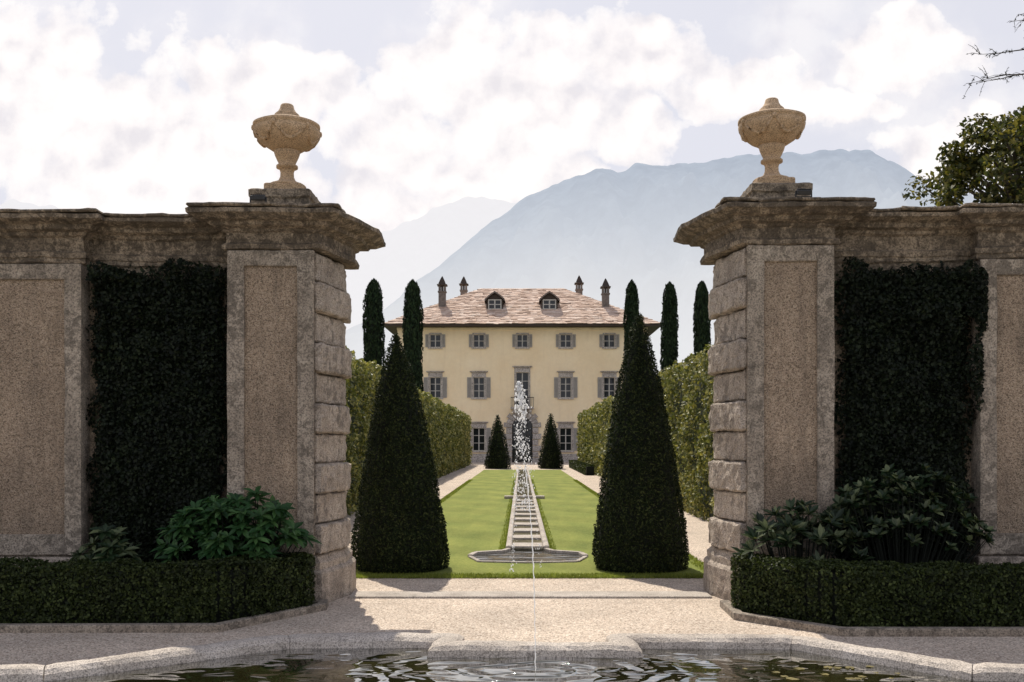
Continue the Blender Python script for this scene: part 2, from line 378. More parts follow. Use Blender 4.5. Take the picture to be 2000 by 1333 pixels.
# ------------------------------------------------------------------ ground
sheet('ground', [(-9000, -3000), (9000, -3000), (9000, 9000), (-9000, 9000)], -.02, M['land'])
sheet('gravel_court', [(-14, -3), (14, -3), (14, 90), (-14, 90)], 0.0, M['gravel'])
sheet('lawn', [(-2.5, 12.3), (2.45, 12.3), (2.45, 63), (-2.5, 63)], .012, M['lawn'])
e1 = np.stack([-2.53 + RNG.random(9000) * 5.0, 12.24 + .35 * RNG.random(9000) ** 1.6], 1)
e2 = np.stack([2.45 - .18 * RNG.random(9000) ** 1.5 + .02, 12.3 + 33 * RNG.random(9000) ** 1.4], 1)
e3 = np.stack([-2.5 + .18 * RNG.random(9000) ** 1.5 - .02, 12.3 + 33 * RNG.random(9000) ** 1.4], 1)
sg = np.where(RNG.random(7000) < .5, -1, 1); e4 = np.stack([sg * (.36 + .1 * RNG.random(7000) ** 2), 15.4 + 30 * RNG.random(7000) ** 1.5], 1)
XY = np.concatenate([e1, e2, e3, e4]); n = len(XY); xx_, yy_ = XY[:, 0], XY[:, 1]
hh_ = .018 + .03 * RNG.random(n); ww_ = .003 + yy_ * .0002; aa = RNG.random(n) * math.pi
P0 = np.stack([xx_, yy_, np.full(n, .005)], 1); dx = np.stack([np.cos(aa), np.sin(aa), 0 * aa], 1) * ww_[:, None]
tip = P0 + np.stack([RNG.normal(size=n) * .014, RNG.normal(size=n) * .014, hh_], 1)
gr = np_mesh('grass', [(np.stack([P0 - dx, P0 + dx, tip], 1).reshape(-1, 3), np.arange(3 * n).reshape(-1, 3), 0)], [M['grass']])
gr['kind'] = 'stuff'; tag(gr, 'short green grass blades fringing the edges of the mown lawn', 'grass')
struct(MB().box(-2.0, 2.0, 10.68, 11.06, -.05, .022).build('threshold', M['coping'], bevel=.008))

# mountains
def interp(pts, x):
    xs = [p[0] for p in pts]; ys = [p[1] for p in pts]; return float(np.interp(x, xs, ys))
def mountain(name, prof, Y0, Yr, mat, nx=300, ny=60, rough=1.0, seed=0):
    pts = [(-.1 + (px - 1018) * Yr / 1900, (867 - py) * Yr / 1900) for px, py in prof]
    x0, x1 = pts[0][0], pts[-1][0]; V = []; Fc = []
    for j in range(ny):
        tt = j / (ny - 8)
        for i in range(nx):
            X = x0 + (x1 - x0) * i / (nx - 1); h = interp(pts, X)
            ql = noise.fractal(Vector((X * .011 + seed, 3, 0)), 1.0, 2.2, 6)
            h *= 1 + .018 * rough * ql
            if tt <= 1:
                sp = noise.fractal(Vector((X * .005 + seed, tt * 2.5, seed)), .7, 2.1, 8)
                z = h * (tt ** 1.15) * (1 + .26 * rough * sp * math.sin(math.pi * min(1, tt))); y = Y0 + (Yr - Y0) * tt
            else:
                z = h * (1 - (tt - 1) * 3.2); y = Yr + (Yr - Y0) * (tt - 1)
            V.append((X, y, z - 3))
    for j in range(ny - 1):
        for i in range(nx - 1): Fc.append((j * nx + i, j * nx + i + 1, (j + 1) * nx + i + 1, (j + 1) * nx + i))
    me = bpy.data.meshes.new(name); me.from_pydata(V, [], Fc); me.shade_smooth(); return struct(link(name, me, mat))
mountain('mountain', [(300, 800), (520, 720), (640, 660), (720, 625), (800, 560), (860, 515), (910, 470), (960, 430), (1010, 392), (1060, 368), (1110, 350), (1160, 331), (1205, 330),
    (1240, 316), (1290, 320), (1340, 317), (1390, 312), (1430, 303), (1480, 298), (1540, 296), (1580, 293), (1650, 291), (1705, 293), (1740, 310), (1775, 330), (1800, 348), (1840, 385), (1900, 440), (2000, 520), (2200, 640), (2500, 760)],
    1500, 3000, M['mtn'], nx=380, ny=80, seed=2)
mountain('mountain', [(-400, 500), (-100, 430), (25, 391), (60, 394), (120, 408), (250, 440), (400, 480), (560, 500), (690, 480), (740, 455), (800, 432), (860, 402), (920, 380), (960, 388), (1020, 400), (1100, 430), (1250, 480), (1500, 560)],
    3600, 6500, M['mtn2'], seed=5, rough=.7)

# ------------------------------------------------------------------ pool
far = [(-4.6, 6.5), (-3.35, 6.64), (-1.95, 7.72), (-.68, 7.74), (-.68, 7.40), (.70, 7.40), (.70, 7.72), (2.05, 7.68), (3.0, 6.68), (4.6, 6.5)]
poly = far + [(x, 10.2 - y) for x, y in far[::-1]]
sheet('water', poly, .10, M['pool'])
pool = thing('garden_pool', 'low garden pool in the foreground with rounded granite coping stones', 'pool', (0, 5.1, 0))
prof = [(-.12, 0), (-.127, .10), (-.115, .15), (-.08, .178), (-.03, .188), (.03, .188), (.08, .178), (.115, .15), (.127, .10), (.12, 0)]
npz = len(poly)
def miter(i):
    p0 = Vector(poly[i - 1]); p = Vector(poly[i]); p1 = Vector(poly[(i + 1) % npz])
    d0 = (p - p0).normalized(); d1 = (p1 - p).normalized(); a = Vector((d0.y, -d0.x)); b_ = Vector((d1.y, -d1.x))
    return (a + b_) / max(.3, 1 + a.dot(b_))
for i in range(npz):
    a = Vector(poly[i]); b_ = Vector(poly[(i + 1) % npz]); L = (b_ - a).length; k = max(1, round(L / 1.9)); d = (b_ - a).normalized(); nn = Vector((d.y, -d.x))
    for q in range(k):
        m = MB(); vs = []; sub = max(2, int(L / k / .07)); t0 = q / k; t1 = (q + 1) / k
        g0 = .003 / L if L > .5 else 0
        for s_ in range(sub + 1):
            tt = t0 + g0 + (t1 - t0 - 2 * g0) * s_ / sub
            for o_, z in prof:
                A = a + miter(i) * o_; B = b_ + miter((i + 1) % npz) * o_
                pt = A.lerp(B, tt)
                dn = noise.noise(Vector((pt.x * 3, pt.y * 3, z * 6))) * .016 + noise.noise(Vector((pt.x * 12, pt.y * 12, z * 12))) * .008
                edge = 1 - .05 * (s_ in (0, sub))
                vs.append((pt.x + nn.x * dn, pt.y + nn.y * dn, z * edge + (dn if z > .02 else 0)))
        kk = len(prof)
        fs = [(s_ * kk + j, s_ * kk + j + 1, (s_ + 1) * kk + j + 1, (s_ + 1) * kk + j) for s_ in range(sub) for j in range(kk - 1)]
        fs += [tuple(range(kk)), tuple(range(sub * kk, (sub + 1) * kk))[::-1]]
        m.add(vs, fs); m.build('coping_stone', M['coping'], pool, smooth=False)
proto = None; prt = random.Random(3)
for i in range(18):
    if proto is None:
        V = []; Fq = []
        for k in range(10):
            a = .35 + k * (2 * math.pi - .7) / 9; V.append((math.cos(a) * .034, math.sin(a) * .026, .002 * (k % 2)))
        V.append((0, 0, .001)); Fq = [(10, k, k + 1) for k in range(9)]
        me = bpy.data.meshes.new('floating_leaf'); me.from_pydata(V, [], Fq); o = proto = link('floating_leaf', me, M['pad'])
    else:
        o = proto.copy(); C.objects.link(o)
    tag(o, 'small yellowing leaf floating among others on the pool water at right', 'leaf', 'leaves floating on the pool')
    o.location = (1.35 + 1.2 * prt.random() ** .9, 6.58 + .4 * prt.random(), .104); o.rotation_euler = (0, 0, prt.random() * 6.3); s_ = .5 + .8 * prt.random(); o.scale = (s_, s_, 1)

# fountain jet
jet = thing('fountain_jet', 'tall thin jet of white water breaking into droplets above the foreground pool', 'water jet', (0, 6.86, .1))
rs = random.Random(5); pts = []; rad = []
for i in range(60):
    s_ = i / 59; z = .09 + 1.45 * s_
    pts.append((-.012 * s_ - .06 * s_ ** 3 + .003 * math.sin(i * 1.7), 6.86 + .003 * math.cos(i * 2.1), z)); rad.append((.0020 + .0018 * rs.random()) * (1 + .8 * s_))
MB().tube(pts, rad, 6).build('stream', M['spray'], jet)
bmi = bmesh.new(); bmesh.ops.create_icosphere(bmi, subdivisions=2, radius=1); iv = np.array([v_.co[:] for v_ in bmi.verts]); ifc = [tuple(v_.index for v_ in f.verts) for f in bmi.faces]; bmi.free()
parts = []
def drop(x, y, z, r, el):
    ph = RNG.random(3) * 6.28
    w_ = 1 + .22 * np.sin(iv[:, :1] * 2.3 + ph[0]) + .18 * np.sin(iv[:, 2:3] * 3.1 + ph[1])
    q = iv * np.array([r, r, r * el]) * w_
    parts.append((q + np.array([x, y, z]), ifc, 0))
for i in range(1050):
    s_ = rs.random() ** 1.35; z = 2.13 - .90 * s_
    w_ = .009 + .030 * min(1, s_ * 6) * (1 + .45 * s_)
    cx = -.108 + .035 * s_ + .008 * math.sin(z * 17)
    r = (.0014 + .0050 * rs.random() ** 2.8) * (1.35 if s_ < .3 else .85)
    drop(cx + rs.gauss(0, w_ * .6), 6.86 + rs.gauss(0, w_ * .6), z, r, 1.0 + 1.0 * rs.random())
for i in range(260):
    s_ = rs.random(); z = 1.75 - .95 * s_; sd_ = rs.choice((-1, -1, 1))
    cx = -.09 + sd_ * (.03 + .07 * s_ ** .8) + (.03 * s_)
    drop(cx + rs.gauss(0, .010), 6.86 + rs.gauss(0, .05), z, .0013 + .0028 * rs.random() ** 2, 1.2 + 1.2 * rs.random())
sp_ = np_mesh('spray', parts, [M['spray']], jet, (0, 6.86, .1), True); sp_['kind'] = 'stuff'

# ------------------------------------------------------------------ gate piers and walls (drawn for the left side, mirrored for the right)
PIER = [(-3.2, 10.3), (-2.265, 10.3), (-2.115, 11.0), (-2.14, 11.35), (-3.2, 11.4)]
PIERC = [(-3.2, 10.3), (-2.26, 10.3), (-2.045, 11.0), (-2.06, 11.4), (-3.2, 11.4)]
CORN = [(.015, 3.74), (.055, 3.755), (.06, 3.80), (.02, 3.825), (.02, 3.93), (.05, 3.945), (.06, 3.965), (.15, 3.985), (.17, 4.02), (.24, 4.03), (.30, 4.06), (.335, 4.075), (.34, 4.115), (.32, 4.128), (0, 4.14)]
WCORN = [(.01, 3.60), (.03, 3.615), (.03, 3.655), (.045, 3.665), (.05, 3.715), (.01, 3.735), (.01, 3.88), (.05, 3.90), (.06, 3.93), (.14, 3.95), (.16, 3.99), (.25, 4.015), (.29, 4.03), (.295, 4.07), (.27, 4.082), (0, 4.09)]
def panelled(root, x0, x1, yf, flip, zs, ztop=3.74):
    w = .175
    def strip(a, b_, c, d, y, name='panel_frame'):
        m = MB(); m.mould([(a, y), (b_, y), (b_, yf + .02), (a, yf + .02)], [(-.008, c), (0, c + .008)] + [(0, c + (d - c) * q / 12) for q in range(1, 12)] + [(0, d - .008), (-.008, d)], .09, .006, True, (4, 14, 4))
        m.build(name, M['stone'], root, flip, zs)
    strip(x0, x0 + w, .52, ztop, yf - .045); strip(x1 - w, x1, .52, ztop, yf - .045)
    strip(x0 + w + .001, x1 - w - .001, ztop - .165, ztop, yf - .042); strip(x0 + w + .001, x1 - w - .001, .52, .74, yf - .042)
    MB().box(x0 + w - .002, x1 - w + .002, yf - .012, yf + .02, .735, ztop - .16).build('panel', M['roughcast'], root, flip, zs)
def slabs_on(root, segs, z, flip, zs, seed):
    rq = random.Random(seed)
    for x0, x1, yf, yb in segs:
        x = x0
        while x < x1 - .05:
            L = min(rq.uniform(.55, 1.15), x1 - x); L = x1 - x if x1 - x - L < .25 else L
            dz = rq.uniform(0, .014); a, b_ = x + .004, x + L - .004; f = yf + rq.uniform(-.03, .02)
            MB().mould([(a, f), (b_, f + rq.uniform(-.012, .012)), (b_, yb), (a, yb)], [(-.008, z + dz), (.006, z + dz + .012), (0, z + dz + .03), (-.02, z + dz + .036)], .08, .014, True, (3, 11, 4)).build('covering_slab', M['cornice'], root, flip, zs)
            x += L
def side(flip, zs, wl, pl):
    sgn = 1 if flip else -1
    p = thing('gate_pier', pl, 'gate pier', (sgn * 2.65, 10.85, 0))
    MB().mould([(-3.2, 10.3), (-2.32, 10.3), (-2.17, 11.0), (-2.19, 11.33), (-3.2, 11.39)], [(-.002, .4), (-.002, 3.76)]).build('shaft', M['stone'], p, flip, zs)
    MB().mould(PIER, [(.10, 0), (.102, .1), (.10, .2), (.10, .33), (.085, .355), (.06, .375), (.062, .44), (.03, .48), (.015, .505), (-.02, .525)], .08, .013, True, (4, 13, 4)).build('plinth', M['quoin'], p, flip, zs)
    MB().mould(PIERC, CORN, .06, .013, True, (3, 13, 4)).build('cornice', M['cornice'], p, flip, zs)
    panelled(p, -3.2, -2.285, 10.3, flip, zs)
    A = Vector(PIER[1]); B = Vector(PIER[2]); d = (B - A).normalized(); nn = Vector((d.y, -d.x)); H = (3.735 - .525) / 10
    rq = random.Random(8 + flip)
    for i in range(10):
        pr = (.062 if i % 2 == 0 else .004) + rq.uniform(-.008, .008); z0 = .525 + i * H
        c0 = A + nn * pr + Vector((0, -.036 if i % 2 == 0 else -.010)); c1 = B + nn * pr
        c3 = A - nn * .10
        prf = [(-.045, z0 + .004), (-.012, z0 + .012), (0, z0 + .026)] + [(.0, z0 + .026 + (H - .052) * q / 8) for q in range(1, 8)] + [(0, z0 + H - .026), (-.012, z0 + H - .012), (-.045, z0 + H - .004)]
        q = MB().mould([tuple(c0), tuple(c1), (c1.x - .03, 11.34), (c1.x - .2, 11.34), tuple(c3)], prf, .035, .015, True, (10, 26, 10))
        q.build('quoin_block', M['quoin'], p, flip, zs)
    MB().mould([(-3.02, 10.4), (-2.36, 10.4), (-2.36, 11.05), (-3.02, 11.05)], [(.02, 4.10), (.02, 4.19), (0, 4.21), (-.02, 4.3), (-.02, 4.33), (-.0, 4.35), (-.0, 4.42), (-.03, 4.435)], .08, .012, True, (4, 13, 4)).build('pedestal', M['cornice'], p, flip, zs)
    slabs_on(p, [(-3.53, -1.97, 9.975, 10.38)], 4.132, flip, zs, 30 + flip)
    w = thing('garden_wall', wl, 'garden wall', (sgn * 5.8, 10.9, 0))
    MB().box(-9.6, -3.15, 10.5, 11.3, -.05, 3.68).build('wall', M['cornice'], w, flip, zs)
    pp = [(-9.6, 10.5), (-8.5, 10.5), (-8.5, 10.32), (-7.4, 10.32), (-7.4, 10.5), (-5.85, 10.5), (-5.85, 10.32), (-4.75, 10.32), (-4.75, 10.5), (-3.15, 10.5), (-3.15, 11.3), (-9.6, 11.3)]
    MB().mould(pp, WCORN, .08, .018, True, (2.5, 11, 4)).build('cornice', M['cornice'], w, flip, zs)
    slabs_on(w, [(-8.78, -7.12, 10.02, 10.9), (-7.12, -6.13, 10.2, 10.9), (-6.13, -4.47, 10.02, 10.9), (-4.47, -3.55, 10.2, 10.9)], 4.084, flip, zs, 40 + flip)
    for x0 in (-8.5, -5.85):
        MB().box(x0 + .003, x0 + 1.097, 10.323, 10.52, -.02, 3.67).build('pilaster', M['stone'], w, flip, zs)
        MB().box(x0 - .03, x0 + 1.13, 10.25, 10.55, -.02, .5).build('plinth', M['quoin'], w, flip, zs, .015)
        panelled(w, x0, x0 + 1.1, 10.32, flip, zs, 3.60)
    return p, w
side(False, 1.0, 'grey stone garden wall left of the gateway with ivy-filled bay', 'left stone gate pier with roughcast panel and rusticated quoins')
side(True, 1.014, 'grey stone garden wall right of the gateway with dark ivy bay', 'right stone gate pier with weathered grey quoins, nearer the olive-leaved tree')

# urns
def urn(cx, cy, zb, label):
    r = thing('stone_urn', label, 'urn', (cx, cy, zb)); k = .0056; kv = .00616
    Y = lambda y: zb + (368 - y) * kv
    MB().mould([(cx - .2, cy - .2), (cx + .2, cy - .2), (cx + .2, cy + .2), (cx - .2, cy + .2)], [(.005, zb - .005), (.005, zb + .09), (-.01, zb + .10)], 0, 0).build('base', M['urn'], r, bevel=.008)
    MB().lathe([(.0, Y(353)), (35 * k, Y(353)), (37 * k, Y(351)), (34 * k, Y(348)), (25 * k, Y(345)), (17 * k, Y(341)), (13.5 * k, Y(334)), (13 * k, Y(326)), (15 * k, Y(320)), (21 * k, Y(318)), (21 * k, Y(314)), (16 * k, Y(311)), (19 * k, Y(305)), (23 * k, Y(297)), (26 * k, Y(288)), (0, Y(286))], cx, cy, 28, .03).build('stem', M['urn'], r, smooth=True)
    MB().lathe([(0, Y(290)), (27 * k, Y(288)), (34 * k, Y(284)), (46 * k, Y(277)), (57 * k, Y(268)), (63 * k, Y(259)), (64.5 * k, Y(252)), (62 * k, Y(248)), (65 * k, Y(246)), (65 * k, Y(242)), (60 * k, Y(240)), (0, Y(240))], cx, cy, 40, .03).build('bowl', M['urn'], r, smooth=True)
    MB().lathe([(0, Y(241)), (57 * k, Y(241)), (52 * k, Y(237)), (40 * k, Y(233)), (29 * k, Y(230)), (24 * k, Y(227)), (24 * k, Y(223)), (18 * k, Y(218)), (14 * k, Y(212)), (12.5 * k, Y(206)), (11 * k, Y(204.5)), (0, Y(204))], cx, cy, 32, .02).build('lid', M['urn'], r, smooth=True)
    for i in range(6):
        a0 = i * math.pi / 3 + .35; pts = []; rad = []
        for q in range(13):
            s_ = q / 12; a = a0 + s_ * math.pi / 3; sag = 4 * s_ * (1 - s_); y = 251 + 24 * sag
            rr = np.interp(y, [248, 252, 259, 268, 277], [61, 64, 62.5, 57, 46]) * k
            pts.append((cx + rr * math.cos(a), cy + rr * math.sin(a), Y(y))); rad.append((.011 + .011 * sag) * (1 + .12 * math.sin(q * 2.7)))
        MB().tube(pts, rad, 7).build('swag', M['urn'], r, smooth=True)
        MB().lathe([(0, Y(257)), (.018, Y(256)), (.026, Y(252)), (.022, Y(248)), (0, Y(246))], cx + 64 * k * math.cos(a0), cy + 64 * k * math.sin(a0), 10, .2).build('knot', M['urn'], r, smooth=True)
urn(-2.68, 10.72, 4.425, 'sandstone lidded urn with swags on the left gate pier')
urn(2.66, 10.72, 4.487, 'sandstone lidded urn with swags on the right gate pier, by the mountain top')
def flood(x, y, z, label, tilt):
    r = thing('floodlight', label, 'floodlight', (x, y, z)); w = .075
    def rot(m):
        q = MB(); q.f = m.f; ca, sa = math.cos(tilt), math.sin(tilt)
        q.v = [(a, y + (b_ - y) * ca - (c - z - .05) * sa, z + .05 + (b_ - y) * sa + (c - z - .05) * ca) for a, b_, c in m.v]; return q
    rot(MB().box(x - w, x + w, y - .05, y + .03, z + .025, z + .072)).build('housing', M['black'], r, bevel=.008)
    m = MB()
    for i in range(7): m.box(x - w + .01 + i * .021, x - w + .016 + i * .021, y - .04, y + .025, z + .07, z + .085)
    rot(m).build('cooling_fins', M['black'], r)
    rot(MB().box(x - w + .012, x + w - .012, y + .031, y + .036, z + .03, z + .067)).build('lens', M['glass'], r)
    MB().box(x - w - .01, x - w - .002, y - .015, y + .015, z, z + .06).box(x + w + .002, x + w + .01, y - .015, y + .015, z, z + .06).box(x - w - .01, x + w + .01, y - .015, y + .015, z - .004, z + .004).build('bracket', M['black'], r)
flood(-2.80, 9.99, 4.172, 'small black floodlight on the cornice below the left urn', .12)
flood(2.80, 9.99, 4.232, 'small black floodlight on the cornice below the right urn', .3)

# ------------------------------------------------------------------ beds in front of the walls
def chain_strip(m, ch, hw, z0, z1):
    pts = [Vector(p) for p in ch]; L = []; Rr = []
    for i, p in enumerate(pts):
        d0 = (p - pts[i - 1]).normalized() if i else (pts[1] - p).normalized(); d1 = (pts[i + 1] - p).normalized() if i < len(pts) - 1 else d0
        a = Vector((d0.y, -d0.x)); b_ = Vector((d1.y, -d1.x)); mt = (a + b_) / (1 + a.dot(b_)); L.append(p + mt * hw); Rr.append(p - mt * hw)
    m.prism([tuple(p) for p in L + Rr[::-1]][::-1], z0, z1)
def bed(flip, kerb, hedge, label):
    fx = -1 if flip else 1
    m = MB(); chain_strip(m, kerb, .05, -.03, .07); k_ = m.build('bed_kerb', M['stone'], None, flip, bevel=.01); struct(k_)
    sheet('soil', [(fx * x, y) for x, y in kerb] + [(fx * -3.2, 10.5), (fx * -9.5, 10.5)], .004 if not flip else .0045, M['soil'])
    pts = [Vector(p) for p in hedge]; sm = [pts[0]]
    for i in range(1, len(pts) - 1):
        a = pts[i] + (pts[i - 1] - pts[i]).normalized() * .3; c = pts[i] + (pts[i + 1] - pts[i]).normalized() * .3
        for q in range(7):
            s_ = q / 6; sm.append(a * (1 - s_) ** 2 + pts[i] * 2 * s_ * (1 - s_) + c * s_ * s_)
    sm.append(pts[-1]); pts = sm
    P = []; N = []; hw = .235; H = .55; rs = random.Random(11 + flip)
    for a, b_ in zip(pts[:-1], pts[1:]):
        d = (b_ - a).normalized(); nn = Vector((d.y, -d.x)); L = (b_ - a).length
        for i in range(int(L * 7200)):
            s_ = rs.random() * 1.1 - .05; f_ = rs.random(); q = a.lerp(b_, s_)
            if f_ < .52: z = rs.random() * H; p = q + nn * hw; n_ = (nn.x, nn.y, .1)
            elif f_ < .6: z = rs.random() * H; p = q - nn * hw; n_ = (-nn.x, -nn.y, .1)
            else: z = H; p = q + nn * (rs.random() * 2 - 1) * hw; n_ = (0, 0, 1)
            bu = .045 * noise.noise(Vector((p.x * 3, p.y * 3, z * 3))) + .03 * noise.noise(Vector((p.x * 9, p.y * 9, z * 9)))
            P.append((p.x + n_[0] * bu, p.y + n_[1] * bu, z + n_[2] * bu)); N.append(n_)
    e = pts[-1]; d = (pts[-1] - pts[-2]).normalized(); nn = Vector((d.y, -d.x))
    for i in range(2600):
        a_ = (rs.random() - .5) * math.pi; o_ = d * math.cos(a_) + nn * math.sin(a_); z = rs.random() * H; top = rs.random() < .3
        rr = hw * (math.sqrt(rs.random()) if top else 1); p = e + o_ * rr
        P.append((p.x, p.y, H if top else z)); N.append((0, 0, 1) if top else (o_.x, o_.y, .1))
    P = np.array(P); N = np.array(N); P += N * (RNG.random((len(P), 1)) * .045 - .02)
    P[:, 0] *= fx; N[:, 0] *= fx
    V, Fq = leaves(P, N, .034, .022, .75)
    m = MB(); chain_strip(m, [tuple(p) for p in pts], hw - .05, 0.005, H - .05)
    m.lathe([(hw - .051, .006), (hw - .051, H - .052)], e.x, e.y, 16)
    cv = np.array(m.v); cv[:, 0] *= fx
    tag(np_mesh('box_hedge', [(V, Fq, 0), (cv, [f[::-1] if flip else f for f in m.f], 1)], [M['box'], M['core']]), label, 'hedge')
bed(False, [(-9.5, 8.72), (-2.86, 8.8), (-2.14, 9.95), (-2.17, 10.2)], [(-9.5, 9.12), (-2.98, 9.15), (-2.46, 9.88)], 'low clipped box hedge in shade along the left flower bed')
bed(True, [(-9.5, 8.6), (-2.75, 8.62), (-2.0, 9.4), (-2.02, 10.15)], [(-9.5, 8.98), (-2.82, 9.0), (-2.26, 9.72)], 'low clipped box hedge with rounded end at the right gate pier')

# ivy in the bays
def ivy(x0, x1, z0, z1, label, seed, over):
    rs = random.Random(seed); P = []; N = []
    for i in range(28000):
        x = x0 + (x1 - x0) * rs.random(); z = z0 + (z1 - z0) * rs.random()
        ex = min(x - x0, x1 - x) / .12; ez = (z1 - z) / .12; e_ = min(1, ex, ez)
        edge = .14 * noise.noise(Vector((x * 3, z * 3.2, seed))) + .07 * noise.noise(Vector((x * 9, z * 9, seed)))
        b = .15 + .11 * noise.noise(Vector((x * 1.7, z * 1.7, seed))) + .09 * noise.noise(Vector((x * 6, z * 6, seed)))
        bb = max(.02, b) * math.sqrt(max(.06, e_)); eg = edge if e_ < .7 else 0
        P.append((x + rs.gauss(0, .022) + eg, 10.49 - bb + rs.gauss(0, .022), z + rs.gauss(0, .03) + (eg * .8 if ez < .7 else 0))); N.append(((-.8 if x - x0 < .1 else .8 if x1 - x < .1 else 0), -1, .3))
    for (ox, oz, rx, rz, cnt) in over:
        for i in range(cnt):
            a = rs.random() * 6.28; q = math.sqrt(rs.random()) * (1 + .3 * math.sin(3 * a + ox)); P.append((ox + rx * q * math.cos(a), 10.27 - .06 * (1 - min(1, q)) - .03 * rs.random(), oz + rz * q * math.sin(a))); N.append((.3 * math.cos(a), -1, .3))
    P = np.array(P); N = np.array(N)
    V, Fq = leaves(P, N, .042, .030, .8, (0, 0, -1), .4)
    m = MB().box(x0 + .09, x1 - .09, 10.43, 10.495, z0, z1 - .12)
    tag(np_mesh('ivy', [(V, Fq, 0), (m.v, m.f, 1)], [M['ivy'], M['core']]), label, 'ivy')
ivy(-4.68, -3.26, .3, 3.57, 'dark ivy filling the wall bay left of the gateway, under its own moulding', 3, [(-4.5, 3.5, .2, .1, 300), (-3.7, 3.58, .2, .06, 200)])
ivy(3.31, 4.70, .3, 3.6, 'dark ivy filling the wall bay right of the gateway, spilling over the pilaster', 9, [(4.72, 3.2, .11, .30, 900), (4.70, 2.5, .08, .4, 500), (4.6, 3.5, .14, .12, 350)])

# broad-leaved shrubs
def shrub(cx, cy, base, rx, ry, rz, nros, label, mat, seed, leaf=.15, fat=.17, droop=.22, el0=0.0):
    rs = random.Random(seed); r = thing('evergreen_shrub', label, 'shrub', (cx, cy, 0)); V = []; Fq = []; st = MB()
    for i in range(nros):
        a = rs.random() * 6.283; q = math.sqrt(rs.random()); e = rs.random(); bl = 1 + .25 * noise.noise(Vector((math.cos(a) * 1.5, math.sin(a) * 1.5, seed)))
        x = cx + rx * q * bl * math.cos(a); y = cy + ry * q * math.sin(a); z = base + rz * bl * math.sqrt(max(0, 1 - q * q * .85)) * (.3 + .7 * e ** .6)
        ax = Vector(((x - cx) * .8 + rs.gauss(0, .2), (y - cy) * .5 - .35, .85)).normalized(); u_ = ax.orthogonal().normalized(); w_ = ax.cross(u_)
        st.tube([(cx + (x - cx) * .25, cy + (y - cy) * .25, .02), (cx + (x - cx) * .7, cy + (y - cy) * .7, z * .55), (x, y, z)], [.010, .007, .004], 5)
        nl = rs.randint(9, 14); tw = rs.random() * 6
        for k in range(nl):
            th = tw + k * 2.4; el = el0 + .75 * k / nl + rs.gauss(0, .14); L = leaf * (.65 + .55 * rs.random()); Wd = L * fat
            d = (u_ * math.cos(th) + w_ * math.sin(th)) * math.cos(el) + ax * math.sin(el)
            sd_ = d.cross(ax).normalized(); up = sd_.cross(d).normalized()
            p0 = Vector((x, y, z)); c = []
            for s_, wf in ((.02, .15), (.35, .9), (.65, 1.0), (1.0, .05)):
                cp = p0 + d * L * s_ + Vector((0, 0, -1)) * L * s_ * s_ * droop
                c.append((cp + sd_ * Wd * wf + up * Wd * .35 * wf, cp, cp - sd_ * Wd * wf + up * Wd * .35 * wf))
            b0 = len(V)
            for tri in c: V += [tuple(p) for p in tri]
            for s_ in range(3):
                o_ = b0 + s_ * 3; Fq += [(o_, o_ + 1, o_ + 4, o_ + 3), (o_ + 1, o_ + 2, o_ + 5, o_ + 4)]
    np_mesh('foliage', [(V, Fq, 0)], [mat], r, (cx, cy, 0)); st.build('stem', M['core'], r)
shrub(-2.98, 9.85, .40, .74, .36, .80, 130, 'glossy green broad-leaved shrub in front of the left gate pier', M['rhodo'], 4)
shrub(-4.25, 9.75, .42, .3, .2, .38, 20, 'small dark leafy shrub below the ivy left of the gateway', M['rhodo_dark'], 6)
shrub(2.72, 9.85, .42, .62, .34, .70, 60, 'long-leaved shrub with pale leaf tips in front of right gate pier', M['rhodo_dark'], 8, .15, .15, .06, .25)
shrub(3.80, 9.98, .40, .88, .26, 1.0, 150, 'wide dark shrub in front of the ivy right of the gateway', M['rhodo_dark'], 12, .105, .22, .08, .2)

# ------------------------------------------------------------------ topiary cones
def cone(cx, cy, prof, label, nl, leaf, grp=None, lean=0.0, wob=.03):
    rr = np.array([p[0] for p in prof]); zz = np.array([p[1] for p in prof]); H = zz[-1]
    zs_ = []
    while len(zs_) < nl:
        z = RNG.random() * H
        if RNG.random() < np.interp(z, zz, rr) / rr.max() + .03: zs_.append(z)
    zs_ = np.array(zs_); a = RNG.random(nl) * 2 * math.pi; r0 = np.interp(zs_, zz, rr)
    wb = np.array([noise.noise(Vector((math.cos(q) * 2.2 + cx, math.sin(q) * 2.2, z * 2.2))) * wob + noise.noise(Vector((math.cos(q) * 7 + cx, math.sin(q) * 7, z * 14))) * wob * .9 for q, z in zip(a, zs_)])
    r_ = r0 + wb * (rr.max() / .64) + (RNG.random(nl) - .6) * leaf * 1.3
    P = np.stack([cx + r_ * np.cos(a) + lean * zs_ / H, cy + r_ * np.sin(a), zs_], 1); N = np.stack([np.cos(a), np.sin(a), np.full(nl, .25)], 1)
    V, Fq = leaves(P, N, leaf, leaf * .38, .65)
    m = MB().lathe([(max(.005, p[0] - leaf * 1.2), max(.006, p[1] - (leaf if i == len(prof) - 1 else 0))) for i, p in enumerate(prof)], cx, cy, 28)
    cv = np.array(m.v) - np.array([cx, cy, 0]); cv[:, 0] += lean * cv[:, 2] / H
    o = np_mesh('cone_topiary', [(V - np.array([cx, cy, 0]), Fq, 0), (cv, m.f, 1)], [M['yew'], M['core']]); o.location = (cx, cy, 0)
    return tag(o, label, 'topiary', grp)
def cprof(H, R_): return [(.90 * R_, .0), (.97 * R_, .08), (1.0 * R_, .035 * H + .10), (.965 * R_, .15 * H), (.85 * R_, .28 * H), (.70 * R_, .47 * H), (.53 * R_, .65 * H), (.345 * R_, .81 * H), (.185 * R_, .92 * H), (.065 * R_, .985 * H), (.012, H)]
